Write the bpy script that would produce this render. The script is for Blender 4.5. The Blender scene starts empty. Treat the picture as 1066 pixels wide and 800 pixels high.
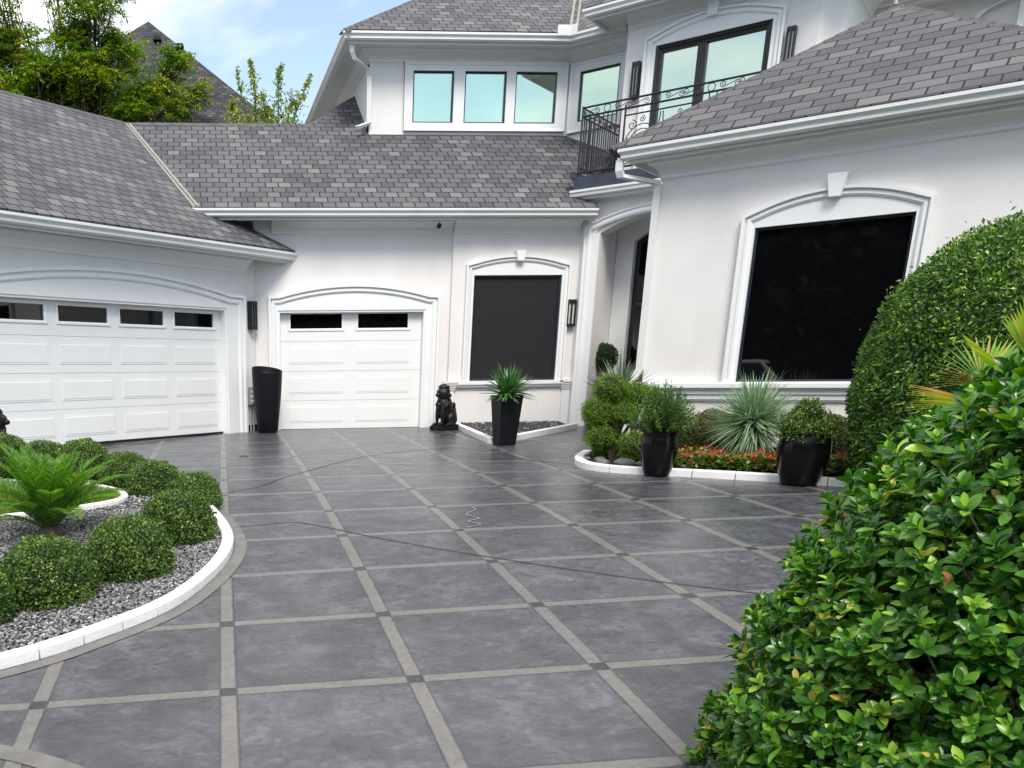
import bpy, bmesh, math, random
import numpy as np
from mathutils import Vector, Matrix, Quaternion
random.seed(7)
RNG = np.random.default_rng(11)
R = math.radians
SC = bpy.context.scene
COL = SC.collection
S2 = math.sqrt(0.5)

# ------------------------------------------------------------------ camera
cam_d = bpy.data.cameras.new("camera")
cam = bpy.data.objects.new("camera", cam_d)
COL.objects.link(cam)
cam_d.sensor_fit = 'HORIZONTAL'
cam_d.sensor_width = 36.0
cam_d.lens = 36.0 * 915.185 / 1066.0
cam_d.shift_x = (533.0 - 283.403) / 1066.0
cam_d.shift_y = (661.068 - 400.0) / 1066.0
cam_d.clip_start = 0.05
cam_d.clip_end = 2000
RT = Vector((0.9969, -0.0776, -0.0129))
FW = Vector((0.0710, 0.9560, -0.2845)).normalized()
RT = (RT - FW * RT.dot(FW)).normalized()
UP = RT.cross(FW)
cam.matrix_world = Matrix(((RT.x, UP.x, -FW.x, 0), (RT.y, UP.y, -FW.y, 0), (RT.z, UP.z, -FW.z, 2.08), (0, 0, 0, 1)))
SC.camera = cam

# ------------------------------------------------------------------ sky
SUN_EL, SUN_AZ = R(52), R(184)     # azimuth measured clockwise from +Y
world = bpy.data.worlds.new("World")
SC.world = world
world.use_nodes = True
wn, wl = world.node_tree.nodes, world.node_tree.links
wn.clear()
w_out = wn.new("ShaderNodeOutputWorld")
w_bg = wn.new("ShaderNodeBackground")
w_bg.inputs["Strength"].default_value = 0.108
sky = wn.new("ShaderNodeTexSky")
sky.sky_type = 'NISHITA'
sky.sun_disc = False
sky.sun_elevation = SUN_EL
sky.sun_rotation = SUN_AZ
sky.air_density = 1.0
sky.dust_density = 0.1
sky.ozone_density = 1.2
w_tc = wn.new("ShaderNodeTexCoord")
w_map = wn.new("ShaderNodeMapping")
w_map.inputs["Scale"].default_value = (1.0, 1.0, 2.6)
w_map.inputs["Location"].default_value = (0.35, 0.2, 0.0)
w_noi = wn.new("ShaderNodeTexNoise")
w_noi.inputs["Scale"].default_value = 2.1
w_noi.inputs["Detail"].default_value = 7.0
w_noi.inputs["Roughness"].default_value = 0.52
w_noi.inputs["Distortion"].default_value = 0.3
w_rmp = wn.new("ShaderNodeValToRGB")
w_rmp.color_ramp.elements[0].position = 0.45
w_rmp.color_ramp.elements[0].color = (0.12, 0.12, 0.12, 1)
w_rmp.color_ramp.elements[1].position = 0.66
w_rmp.color_ramp.elements[1].color = (0.95, 0.95, 0.95, 1)
w_mix = wn.new("ShaderNodeMix")
w_mix.data_type = 'RGBA'
w_mix.inputs[7].default_value = (7.5, 7.35, 7.15, 1)
wl.new(w_tc.outputs["Generated"], w_map.inputs["Vector"])
wl.new(w_map.outputs["Vector"], w_noi.inputs["Vector"])
w_sep = wn.new("ShaderNodeSeparateXYZ")       # cloud cover is thicker overhead than towards the horizon
w_el = wn.new("ShaderNodeMapRange")
w_el.inputs["From Min"].default_value = 0.25
w_el.inputs["From Max"].default_value = 0.75
w_el.inputs["To Min"].default_value = -0.05
w_el.inputs["To Max"].default_value = 0.25
w_add = wn.new("ShaderNodeMath"); w_add.operation = 'ADD'
wl.new(w_tc.outputs["Generated"], w_sep.inputs[0])
wl.new(w_sep.outputs["Z"], w_el.inputs["Value"])
wl.new(w_noi.outputs["Fac"], w_add.inputs[0])
wl.new(w_el.outputs["Result"], w_add.inputs[1])
wl.new(w_add.outputs[0], w_rmp.inputs["Fac"])
wl.new(w_rmp.outputs["Color"], w_mix.inputs[0])
wl.new(sky.outputs["Color"], w_mix.inputs[6])
wl.new(w_mix.outputs[2], w_bg.inputs["Color"])
wl.new(w_bg.outputs["Background"], w_out.inputs["Surface"])

# ------------------------------------------------------------------ sun (thin overcast)
sun_d = bpy.data.lights.new("sun", 'SUN')
sun_d.energy = 1.7
sun_d.angle = R(22)
sun_d.color = (1.0, 0.95, 0.86)
sun = bpy.data.objects.new("sun", sun_d)
COL.objects.link(sun)
sd = Vector((math.sin(SUN_AZ) * math.cos(SUN_EL), math.cos(SUN_AZ) * math.cos(SUN_EL), math.sin(SUN_EL)))
sun.rotation_euler = sd.to_track_quat('Z', 'Y').to_euler()

SC.view_settings.view_transform = 'Standard'
SC.view_settings.look = 'None'
SC.view_settings.gamma = 1.0
SC.view_settings.exposure = 1.03
SC.render.engine = 'CYCLES'
SC.cycles.max_bounces = 6
SC.cycles.use_denoising = True

# ------------------------------------------------------------------ materials
def mat(name, col, rough=0.6, metal=0.0, spec=0.5, var=0.0, vscale=8.0, bump=0.0, bscale=60.0, coat=0.0, detail=4.0, vmap=None):
    m = bpy.data.materials.new(name)
    m.use_nodes = True
    n, l = m.node_tree.nodes, m.node_tree.links
    b = n["Principled BSDF"]
    b.inputs["Base Color"].default_value = (*col, 1)
    b.inputs["Roughness"].default_value = rough
    b.inputs["Metallic"].default_value = metal
    b.inputs["Specular IOR Level"].default_value = spec
    b.inputs["Coat Weight"].default_value = coat
    if var or bump:
        tc = n.new("ShaderNodeTexCoord")
    if var:
        t = n.new("ShaderNodeTexNoise")
        t.inputs["Scale"].default_value = vscale
        t.inputs["Detail"].default_value = detail
        r = n.new("ShaderNodeMapRange")
        r.inputs["From Min"].default_value = 0.3
        r.inputs["From Max"].default_value = 0.7
        r.inputs["To Min"].default_value = 1 - var
        r.inputs["To Max"].default_value = 1 + var
        h = n.new("ShaderNodeHueSaturation")
        h.inputs["Color"].default_value = (*col, 1)
        if vmap:
            mpp = n.new("ShaderNodeMapping"); mpp.inputs["Scale"].default_value = vmap
            l.new(tc.outputs["Object"], mpp.inputs["Vector"]); l.new(mpp.outputs[0], t.inputs["Vector"])
        else:
            l.new(tc.outputs["Object"], t.inputs["Vector"])
        l.new(t.outputs["Fac"], r.inputs["Value"])
        l.new(r.outputs["Result"], h.inputs["Value"])
        l.new(h.outputs["Color"], b.inputs["Base Color"])
    if bump:
        t2 = n.new("ShaderNodeTexNoise")
        t2.inputs["Scale"].default_value = bscale
        t2.inputs["Detail"].default_value = 5.0
        bp = n.new("ShaderNodeBump")
        bp.inputs["Strength"].default_value = bump
        bp.inputs["Distance"].default_value = 0.01
        l.new(tc.outputs["Object"], t2.inputs["Vector"])
        l.new(t2.outputs["Fac"], bp.inputs["Height"])
        l.new(bp.outputs["Normal"], b.inputs["Normal"])
    return m

def leaf_mat(name, cols, rough=0.4, spec=0.5, trans=0.25, clump=3.0, clump_amt=0.25):
    """cols: list of (position, rgb), picked per leaf; a soft noise makes some clumps younger than others"""
    m = bpy.data.materials.new(name)
    m.use_nodes = True
    n, l = m.node_tree.nodes, m.node_tree.links
    b = n["Principled BSDF"]
    b.inputs["Roughness"].default_value = rough
    b.inputs["Specular IOR Level"].default_value = spec
    g = n.new("ShaderNodeNewGeometry")
    tc = n.new("ShaderNodeTexCoord")
    t = n.new("ShaderNodeTexNoise")
    t.inputs["Scale"].default_value = clump
    t.inputs["Detail"].default_value = 3.0
    a = n.new("ShaderNodeMath"); a.operation = 'SUBTRACT'; a.inputs[1].default_value = 0.5
    k = n.new("ShaderNodeMath"); k.operation = 'MULTIPLY_ADD'; k.inputs[1].default_value = clump_amt * 4
    r = n.new("ShaderNodeValToRGB")
    e = r.color_ramp.elements
    while len(e) < len(cols):
        e.new(0.5)
    for i, (p, c) in enumerate(cols):
        e[i].position = p
        e[i].color = (*c, 1)
    l.new(tc.outputs["Object"], t.inputs["Vector"])
    l.new(t.outputs["Fac"], a.inputs[0])
    l.new(a.outputs[0], k.inputs[0])
    l.new(g.outputs["Random Per Island"], k.inputs[2])
    l.new(k.outputs[0], r.inputs["Fac"])
    l.new(r.outputs["Color"], b.inputs["Base Color"])
    if trans:
        tr = n.new("ShaderNodeBsdfTranslucent")
        hs = n.new("ShaderNodeHueSaturation")
        hs.inputs["Saturation"].default_value = 1.15
        hs.inputs["Value"].default_value = 1.6
        mx = n.new("ShaderNodeMixShader")
        mx.inputs[0].default_value = trans
        l.new(r.outputs["Color"], hs.inputs["Color"])
        l.new(hs.outputs["Color"], tr.inputs["Color"])
        l.new(b.outputs[0], mx.inputs[1])
        l.new(tr.outputs[0], mx.inputs[2])
        l.new(mx.outputs[0], n["Material Output"].inputs["Surface"])
    return m

def shingle_mat(name, w, h, dark, base, pale):
    m = bpy.data.materials.new(name)
    m.use_nodes = True
    n, l = m.node_tree.nodes, m.node_tree.links
    b = n["Principled BSDF"]
    b.inputs["Roughness"].default_value = 0.85
    b.inputs["Specular IOR Level"].default_value = 0.25
    uv = n.new("ShaderNodeUVMap"); uv.uv_map = "UVMap"
    wob = n.new("ShaderNodeTexNoise"); wob.inputs["Scale"].default_value = 1.7; wob.inputs["Detail"].default_value = 2
    sc = n.new("ShaderNodeVectorMath"); sc.operation = 'SCALE'; sc.inputs["Scale"].default_value = 0.02
    ad = n.new("ShaderNodeVectorMath"); ad.operation = 'ADD'
    l.new(uv.outputs[0], wob.inputs["Vector"]); l.new(wob.outputs["Color"], sc.inputs[0])
    l.new(uv.outputs[0], ad.inputs[0]); l.new(sc.outputs[0], ad.inputs[1])
    br = n.new("ShaderNodeTexBrick")
    br.offset = 0.5
    br.inputs["Scale"].default_value = 1.0
    br.inputs["Brick Width"].default_value = w
    br.inputs["Row Height"].default_value = h
    br.inputs["Mortar Size"].default_value = 0.012
    br.inputs["Mortar Smooth"].default_value = 0.3
    br.inputs["Color1"].default_value = (0, 0, 0, 1)
    br.inputs["Color2"].default_value = (1, 1, 1, 1)
    br.inputs["Mortar"].default_value = (0.5, 0.5, 0.5, 1)
    l.new(ad.outputs[0], br.inputs["Vector"])
    rp = n.new("ShaderNodeValToRGB")
    e = rp.color_ramp.elements
    for _ in range(4):
        e.new(0.5)
    stops = [(0.0, dark), (0.25, tuple(0.4 * a + 0.6 * c for a, c in zip(dark, base))), (0.5, base), (0.82, tuple(c * 1.10 for c in base)), (0.90, tuple(0.5 * a + 0.5 * c for a, c in zip(base, pale))), (0.97, pale)]
    for i, (p, c) in enumerate(stops):
        e[i].position = p; e[i].color = (*c, 1)
    l.new(br.outputs["Color"], rp.inputs["Fac"])
    gr = n.new("ShaderNodeTexNoise"); gr.inputs["Scale"].default_value = 120; gr.inputs["Detail"].default_value = 3
    l.new(uv.outputs[0], gr.inputs["Vector"])
    wt = n.new("ShaderNodeTexNoise"); wt.inputs["Scale"].default_value = 0.9; wt.inputs["Detail"].default_value = 4
    l.new(uv.outputs[0], wt.inputs["Vector"])
    mr = n.new("ShaderNodeMath"); mr.operation = 'MULTIPLY_ADD'; mr.inputs[1].default_value = 0.5; mr.inputs[2].default_value = 0.72
    l.new(gr.outputs["Fac"], mr.inputs[0])
    mr2 = n.new("ShaderNodeMath"); mr2.operation = 'MULTIPLY_ADD'; mr2.inputs[1].default_value = 0.5; mr2.inputs[2].default_value = 0.75
    l.new(wt.outputs["Fac"], mr2.inputs[0])
    mm = n.new("ShaderNodeMath"); mm.operation = 'MULTIPLY'
    l.new(mr.outputs[0], mm.inputs[0]); l.new(mr2.outputs[0], mm.inputs[1])
    hs = n.new("ShaderNodeHueSaturation")
    l.new(rp.outputs["Color"], hs.inputs["Color"]); l.new(mm.outputs[0], hs.inputs["Value"])
    mx = n.new("ShaderNodeMix"); mx.data_type = 'RGBA'
    mx.inputs[7].default_value = (0.022, 0.021, 0.025, 1)
    l.new(br.outputs["Fac"], mx.inputs[0]); l.new(hs.outputs["Color"], mx.inputs[6])
    l.new(mx.outputs[2], b.inputs["Base Color"])
    # course step: each shingle is thickest at its lower edge
    sep = n.new("ShaderNodeSeparateXYZ"); l.new(ad.outputs[0], sep.inputs[0])
    dv = n.new("ShaderNodeMath"); dv.operation = 'DIVIDE'; dv.inputs[1].default_value = h
    fr = n.new("ShaderNodeMath"); fr.operation = 'FRACT'
    iv = n.new("ShaderNodeMath"); iv.operation = 'MULTIPLY_ADD'; iv.inputs[1].default_value = -0.6; iv.inputs[2].default_value = 0.6
    l.new(sep.outputs["Y"], dv.inputs[0]); l.new(dv.outputs[0], fr.inputs[0]); l.new(fr.outputs[0], iv.inputs[0])
    sb = n.new("ShaderNodeMath"); sb.operation = 'SUBTRACT'
    l.new(iv.outputs[0], sb.inputs[0]); l.new(br.outputs["Fac"], sb.inputs[1])
    sb2 = n.new("ShaderNodeMath"); sb2.operation = 'MULTIPLY_ADD'; sb2.inputs[1].default_value = 0.25
    l.new(gr.outputs["Fac"], sb2.inputs[0]); l.new(sb.outputs[0], sb2.inputs[2])
    bp = n.new("ShaderNodeBump"); bp.inputs["Strength"].default_value = 0.7; bp.inputs["Distance"].default_value = 0.012
    l.new(sb2.outputs[0], bp.inputs["Height"]); l.new(bp.outputs["Normal"], b.inputs["Normal"])
    return m

M = {}
M['stucco'] = mat("white_stucco", (0.765, 0.745, 0.74), 0.9, spec=0.2, var=0.045, vscale=2.2, bump=0.25, bscale=45, detail=7, vmap=(1, 1, 0.35))
M['trim'] = mat("white_trim", (0.80, 0.81, 0.82), 0.55, spec=0.4, var=0.02, vscale=3, bump=0.08, bscale=20)
M['door'] = mat("garage_door_paint", (0.79, 0.80, 0.80), 0.45, spec=0.45, var=0.02, vscale=2, bump=0.12, bscale=160)
M['gutter'] = mat("gutter_paint", (0.72, 0.735, 0.73), 0.35, spec=0.5, var=0.06, vscale=1.5)
M['soffit'] = mat("soffit_paint", (0.66, 0.67, 0.67), 0.8, var=0.03, vscale=3)
M['black'] = mat("black_metal", (0.012, 0.012, 0.014), 0.4, var=0.1, vscale=30)
M['frame'] = mat("black_window_frame", (0.010, 0.014, 0.028), 0.35)
M['screen'] = mat("solar_screen", (0.014, 0.0145, 0.018), 0.62, spec=0.3, var=0.05, vscale=2, bump=0.15, bscale=300)
M['glass'] = mat("dark_glass", (0.003, 0.003, 0.004), 0.015, spec=0.8)
M['mirror'] = mat("teal_reflective_glass", (0.58, 0.70, 0.52), 0.03, metal=0.9, var=0.05, vscale=0.9)
M['mirrorp'] = mat("pale_reflective_glass", (0.62, 0.69, 0.53), 0.03, metal=0.9, var=0.05, vscale=0.9)
M['lampglass'] = mat("lantern_glass", (0.55, 0.57, 0.56), 0.15)
M['pot'] = mat("black_glazed_pot", (0.004, 0.004, 0.005), 0.2, spec=0.28, var=0.15, vscale=6)
M['potmatte'] = mat("black_resin_pot", (0.006, 0.0065, 0.009), 0.5, spec=0.2, var=0.15, vscale=6, bump=0.1)
M['statue'] = mat("black_painted_stone", (0.005, 0.005, 0.006), 0.42, spec=0.35, var=0.3, vscale=25, bump=0.6, bscale=50)
M['kerb'] = mat("white_painted_kerb", (0.78, 0.78, 0.79), 0.6, var=0.06, vscale=5, bump=0.25, bscale=40)
M['soil'] = mat("dark_mulch", (0.022, 0.018, 0.015), 0.95, var=0.4, vscale=40, bump=1.0, bscale=60)
M['bark'] = mat("bark", (0.10, 0.075, 0.055), 0.9, var=0.3, vscale=20, bump=0.8, bscale=40)
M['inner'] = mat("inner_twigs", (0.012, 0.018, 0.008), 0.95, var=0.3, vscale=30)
M['metal'] = mat("grey_utility_metal", (0.45, 0.46, 0.47), 0.4, metal=0.3)
M['flash'] = mat("valley_flashing", (0.24, 0.235, 0.21), 0.7, var=0.1, vscale=5)
M['fascia'] = mat("dark_balcony_fascia", (0.035, 0.042, 0.062), 0.35, var=0.25, vscale=5)
M['shingle'] = shingle_mat("slate_grey_shingles", 0.225, 0.195, (0.076, 0.076, 0.085), (0.110, 0.110, 0.123), (0.168, 0.170, 0.172))
M['shinglebay'] = shingle_mat("slate_grey_shingles_close", 0.31, 0.20, (0.077, 0.077, 0.086), (0.106, 0.106, 0.118), (0.150, 0.152, 0.154))
M['shingleold'] = shingle_mat("weathered_shingles", 0.16, 0.13, (0.022, 0.023, 0.027), (0.046, 0.047, 0.054), (0.10, 0.10, 0.105))

# ------------------------------------------------------------------ object helpers
def tag(o, label=None, cat=None, group=None, kind=None):
    if label: o["label"] = label
    if cat: o["category"] = cat
    if group: o["group"] = group
    if kind: o["kind"] = kind
    return o

def empty(name, loc=(0, 0, 0), rz=0.0, label=None, cat=None, group=None):
    o = bpy.data.objects.new(name, None)
    o.empty_display_size = 0.2
    COL.objects.link(o)
    o.location = loc
    o.rotation_euler = (0, 0, rz)
    return tag(o, label, cat, group)

class MB:
    """gathers geometry for one mesh object"""
    def __init__(s):
        s.v, s.f, s.uv = [], [], {}
    def add(s, vs, fs):
        k = len(s.v)
        s.v += [tuple(p) for p in vs]
        s.f += [tuple(i + k for i in f) for f in fs]
    def box(s, c, size, rz=0.0, taper=1.0):
        hx, hy, hz = size[0] / 2, size[1] / 2, size[2] / 2
        pts = []
        for z, t in ((-hz, 1.0), (hz, taper)):
            for x, y in ((-hx, -hy), (hx, -hy), (hx, hy), (-hx, hy)):
                x2, y2 = x * t, y * t
                pts.append((c[0] + x2 * math.cos(rz) - y2 * math.sin(rz), c[1] + x2 * math.sin(rz) + y2 * math.cos(rz), c[2] + z))
        s.add(pts, [(0, 3, 2, 1), (4, 5, 6, 7), (0, 1, 5, 4), (1, 2, 6, 5), (2, 3, 7, 6), (3, 0, 4, 7)])
    def tube(s, pts, r, n=8, cap=True, r2=None):
        pts = [Vector(p) for p in pts]
        rings = []
        prev = None
        for i, p in enumerate(pts):
            d = (pts[min(i + 1, len(pts) - 1)] - pts[max(i - 1, 0)])
            if d.length < 1e-9: d = Vector((0, 0, 1))
            d.normalize()
            if prev is None:
                a = d.orthogonal().normalized()
            else:
                a = (prev - d * prev.dot(d))
                a = a.normalized() if a.length > 1e-6 else d.orthogonal().normalized()
            prev = a
            b = d.cross(a)
            t = i / max(1, len(pts) - 1)
            rr = (r[i] if isinstance(r, (list, tuple)) else (r if r2 is None else r + (r2 - r) * t))
            rings.append([p + a * (rr * math.cos(2 * math.pi * j / n)) + b * (rr * math.sin(2 * math.pi * j / n)) for j in range(n)])
        vs = [q for ring in rings for q in ring]
        fs = []
        for i in range(len(rings) - 1):
            for j in range(n):
                k = (j + 1) % n
                fs.append((i * n + j, i * n + k, (i + 1) * n + k, (i + 1) * n + j))
        if cap:
            fs.append(tuple(range(n - 1, -1, -1)))
            fs.append(tuple((len(rings) - 1) * n + j for j in range(n)))
        s.add(vs, fs)
    def rect_tube(s, pts, w, h, side):
        """rectangular downspout: side = fixed horizontal side vector"""
        pts = [Vector(p) for p in pts]
        sv = Vector(side).normalized()
        rings = []
        for i, p in enumerate(pts):
            d0 = (pts[i] - pts[i - 1]).normalized() if i > 0 else None
            d1 = (pts[i + 1] - pts[i]).normalized() if i < len(pts) - 1 else None
            d = d0 if d1 is None else d1 if d0 is None else (d0 + d1).normalized()
            b = d.cross(sv).normalized()
            a = sv
            rings.append([p + a * (w / 2) + b * (h / 2), p - a * (w / 2) + b * (h / 2), p - a * (w / 2) - b * (h / 2), p + a * (w / 2) - b * (h / 2)])
        vs = [q for ring in rings for q in ring]
        fs = [(i * 4 + j, i * 4 + (j + 1) % 4, (i + 1) * 4 + (j + 1) % 4, (i + 1) * 4 + j) for i in range(len(rings) - 1) for j in range(4)]
        fs += [(3, 2, 1, 0), tuple((len(rings) - 1) * 4 + j for j in range(4))]
        s.add(vs, fs)
    def lathe(s, prof, c=(0, 0, 0), n=32, sx=1.0, sy=1.0):
        vs = []
        for r, z in prof:
            for j in range(n):
                a = 2 * math.pi * j / n
                vs.append((c[0] + r * sx * math.cos(a), c[1] + r * sy * math.sin(a), c[2] + z))
        fs = [(i * n + j, i * n + (j + 1) % n, (i + 1) * n + (j + 1) % n, (i + 1) * n + j) for i in range(len(prof) - 1) for j in range(n)]
        s.add(vs, fs)
    def build(s, name, m, parent=None, smooth=False, bevel=0.0):
        me = bpy.data.meshes.new(name)
        me.from_pydata(s.v, [], s.f)
        me.validate()
        bm = bmesh.new(); bm.from_mesh(me)
        bmesh.ops.recalc_face_normals(bm, faces=bm.faces)
        if smooth:
            for f in bm.faces: f.smooth = True
        bm.to_mesh(me); bm.free()
        me.materials.append(m)
        o = bpy.data.objects.new(name, me)
        COL.objects.link(o)
        if parent is not None:
            o.parent = parent
        if bevel:
            b = o.modifiers.new("bevel", 'BEVEL'); b.width = bevel; b.segments = 2; b.limit_method = 'ANGLE'
        if smooth:
            o.modifiers.new("edges", 'EDGE_SPLIT').split_angle = R(40)
        return o

class Frame:
    """a vertical wall plane: point(u, z, d): u runs to the right seen from outside, d stands proud"""
    def __init__(s, ox, oy, dx, dy):
        s.o = (ox, oy); s.d = (dx, dy); s.n = (dy, -dx)
    def p(s, u, z, d=0.0):
        return (s.o[0] + s.d[0] * u + s.n[0] * d, s.o[1] + s.d[1] * u + s.n[1] * d, z)
    def box(s, mb, u0, u1, z0, z1, d0, d1):
        q = [s.p(u, z, d) for d in (d0, d1) for (u, z) in ((u0, z0), (u1, z0), (u1, z1), (u0, z1))]
        mb.add(q, [(0, 1, 2, 3), (7, 6, 5, 4), (0, 4, 5, 1), (1, 5, 6, 2), (2, 6, 7, 3), (3, 7, 4, 0)])
    def prism(s, mb, poly, d0, d1):
        n = len(poly)
        q = [s.p(u, z, d0) for u, z in poly] + [s.p(u, z, d1) for u, z in poly]
        mb.add(q, [tuple(range(n)), tuple(range(2 * n - 1, n - 1, -1))] + [(i, (i + 1) % n, n + (i + 1) % n, n + i) for i in range(n)])
    def strip(s, mb, lower, upper, d0, d1):
        """prism between two polylines with the same number of points"""
        for i in range(len(lower) - 1):
            pass
        n = len(lower)
        q = []
        for d in (d0, d1):
            q += [s.p(u, z, d) for u, z in lower] + [s.p(u, z, d) for u, z in upper]
        fs = []
        for i in range(n - 1):
            fs.append((i, i + 1, n + i + 1, n + i))
            fs.append((2 * n + i, 2 * n + n + i, 2 * n + n + i + 1, 2 * n + i + 1))
            fs.append((i, 2 * n + i, 2 * n + i + 1, i + 1))
            fs.append((n + i, n + i + 1, 3 * n + i + 1, 3 * n + i))
        fs.append((0, n, 3 * n, 2 * n)); fs.append((n - 1, 3 * n - 1, 4 * n - 1, 2 * n - 1))
        mb.add(q, fs)
    def sweep(s, mb, path, prof, closed=False):
        """path of (u, z); profile of (offset to the left of travel, proud)"""
        n = len(path); rings = []
        for i in range(n):
            a = path[i - 1] if (i > 0 or closed) else None
            c = path[(i + 1) % n] if (i < n - 1 or closed) else None
            p = path[i]
            ds = []
            if a is not None: ds.append(Vector((p[0] - a[0], p[1] - a[1])).normalized())
            if c is not None: ds.append(Vector((c[0] - p[0], c[1] - p[1])).normalized())
            ns = [Vector((-d.y, d.x)) for d in ds]
            nn = sum(ns, Vector((0, 0))).normalized()
            k = 1 / max(0.3, nn.dot(ns[0]))
            rings.append([s.p(p[0] + nn.x * k * o, p[1] + nn.y * k * o, d) for o, d in prof])
        m = len(prof)
        q = [x for r in rings for x in r]
        fs = []
        for i in range(n if closed else n - 1):
            j = (i + 1) % n
            for k in range(m):
                l = (k + 1) % m
                fs.append((i * m + k, i * m + l, j * m + l, j * m + k))
        if not closed:
            fs += [tuple(range(m - 1, -1, -1)), tuple((n - 1) * m + k for k in range(m))]
        mb.add(q, fs)
    def wall(s, mb, u0, u1, z0, z1, openings=(), depth=0.28):
        us = sorted({u0, u1, *[x for o in openings for x in (o[0], o[1])]})
        zs = sorted({z0, z1, *[x for o in openings for x in (o[2], o[3])]})
        def hole(i, j):
            uc, zc = (us[i] + us[i + 1]) / 2, (zs[j] + zs[j + 1]) / 2
            return any(o[0] < uc < o[1] and o[2] < zc < o[3] for o in openings)
        vs, fs, idx = [], [], {}
        def vid(i, j, b):
            if (i, j, b) not in idx:
                idx[(i, j, b)] = len(vs)
                vs.append(s.p(us[i], zs[j], -depth if b else 0.0))
            return idx[(i, j, b)]
        nu, nz = len(us) - 1, len(zs) - 1
        for i in range(nu):
            for j in range(nz):
                if hole(i, j): continue
                for b in (0, 1):
                    fs.append((vid(i, j, b), vid(i + 1, j, b), vid(i + 1, j + 1, b), vid(i, j + 1, b)))
                for (di, dj, e) in ((-1, 0, ((i, j), (i, j + 1))), (1, 0, ((i + 1, j), (i + 1, j + 1))), (0, -1, ((i, j), (i + 1, j))), (0, 1, ((i, j + 1), (i + 1, j + 1)))):
                    a, b2 = i + di, j + dj
                    if a < 0 or b2 < 0 or a >= nu or b2 >= nz or hole(a, b2):
                        (p, q) = e
                        fs.append((vid(*p, 0), vid(*q, 0), vid(*q, 1), vid(*p, 1)))
        mb.add(vs, fs)

def plan_sweep(mb, path, prof, closed=False):
    """path of (x, y) seen from outside left to right; closed profile of (out, z)"""
    n = len(path); rings = []
    for i in range(n):
        p = Vector(path[i][:2]); ds = []
        if i > 0 or closed: ds.append((p - Vector(path[i - 1][:2])).normalized())
        if i < n - 1 or closed: ds.append((Vector(path[(i + 1) % n][:2]) - p).normalized())
        ns = [Vector((d.y, -d.x)) for d in ds]
        nn = sum(ns, Vector((0, 0))).normalized()
        k = 1 / max(0.3, nn.dot(ns[0]))
        zoff = path[i][2] if len(path[i]) > 2 else 0.0
        rings.append([(p.x + nn.x * k * o, p.y + nn.y * k * o, z + zoff) for o, z in prof])
    m = len(prof)
    q = [x for r in rings for x in r]
    fs = []
    for i in range(n if closed else n - 1):
        j = (i + 1) % n
        for k in range(m):
            l = (k + 1) % m
            fs.append((i * m + k, i * m + l, j * m + l, j * m + k))
    if not closed:
        fs += [tuple(range(m - 1, -1, -1)), tuple((n - 1) * m + k for k in range(m))]
    mb.add(q, fs)

def np_mesh(name, V, F, m, parent=None, smooth=True, mats=None, midx=None):
    """V (n,3) float, F (m,k) int, all faces with k corners"""
    me = bpy.data.meshes.new(name)
    k = F.shape[1]
    me.vertices.add(len(V)); me.loops.add(F.size); me.polygons.add(len(F))
    me.vertices.foreach_set("co", np.ascontiguousarray(V, dtype=np.float32).ravel())
    me.loops.foreach_set("vertex_index", np.ascontiguousarray(F, dtype=np.int32).ravel())
    me.polygons.foreach_set("loop_start", np.arange(0, F.size, k, dtype=np.int32))
    if smooth: me.polygons.foreach_set("use_smooth", np.ones(len(F), dtype=bool))
    for mm in (mats or [m]): me.materials.append(mm)
    if midx is not None: me.polygons.foreach_set("material_index", np.ascontiguousarray(midx, dtype=np.int32))
    me.update(calc_edges=True)
    me.validate()
    o = bpy.data.objects.new(name, me)
    COL.objects.link(o)
    if parent is not None: o.parent = parent
    return o

def unit(a):
    return a / np.maximum(np.linalg.norm(a, axis=-1, keepdims=True), 1e-9)

def leaf_template(w=0.4, fold=0.12, curl=0.15, st=4):
    """unit-length leaf along +x, width along y, normal z; quads on both sides of the midrib"""
    v, f = [], []
    for i in range(st + 1):
        t = i / st
        ww = w * math.sin(math.pi * min(1, max(0.0, t * 0.93 + 0.05))) ** 0.75 * (0.75 + 0.5 * t) * 0.5
        if i == st: ww = 0.03
        z = -curl * t * t
        v += [(t, ww, z + fold * ww * 2), (t, 0, z), (t, -ww, z + fold * ww * 2)]
    for i in range(st):
        a = i * 3
        f += [(a, a + 1, a + 4, a + 3), (a + 1, a + 2, a + 5, a + 4)]
    return np.array(v, float), np.array(f, int)

LEAF_BIG = leaf_template(0.47, 0.16, 0.20, 5)
LEAF_MID = leaf_template(0.5, 0.2, 0.1, 2)
LEAF_TINY = (np.array([(0, 0, 0), (0.5, 0.27, 0.05), (1, 0, -0.04), (0.5, -0.27, 0.05)], float), np.array([(0, 1, 2, 3)], int))
LEAF_LONG = leaf_template(0.24, 0.15, 0.25, 3)

def leaves(P, D, N, L, tpl):
    """place one template leaf per row: position, direction, rough normal, length"""
    D = unit(D)
    Y = unit(np.cross(N, D)); Z = np.cross(D, Y)
    T, F = tpl
    L = np.asarray(L)[:, None, None]
    V = P[:, None, :] + L * (T[None, :, 0:1] * D[:, None, :] + T[None, :, 1:2] * Y[:, None, :] + T[None, :, 2:3] * Z[:, None, :])
    n = len(P)
    FF = F[None] + (np.arange(n) * len(T))[:, None, None]
    return V.reshape(-1, 3), FF.reshape(-1, F.shape[1])

def join(parts):
    Vs, Fs, k = [], [], 0
    for V, F in parts:
        Vs.append(V); Fs.append(F + k); k += len(V)
    return np.concatenate(Vs), np.concatenate(Fs)

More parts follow.
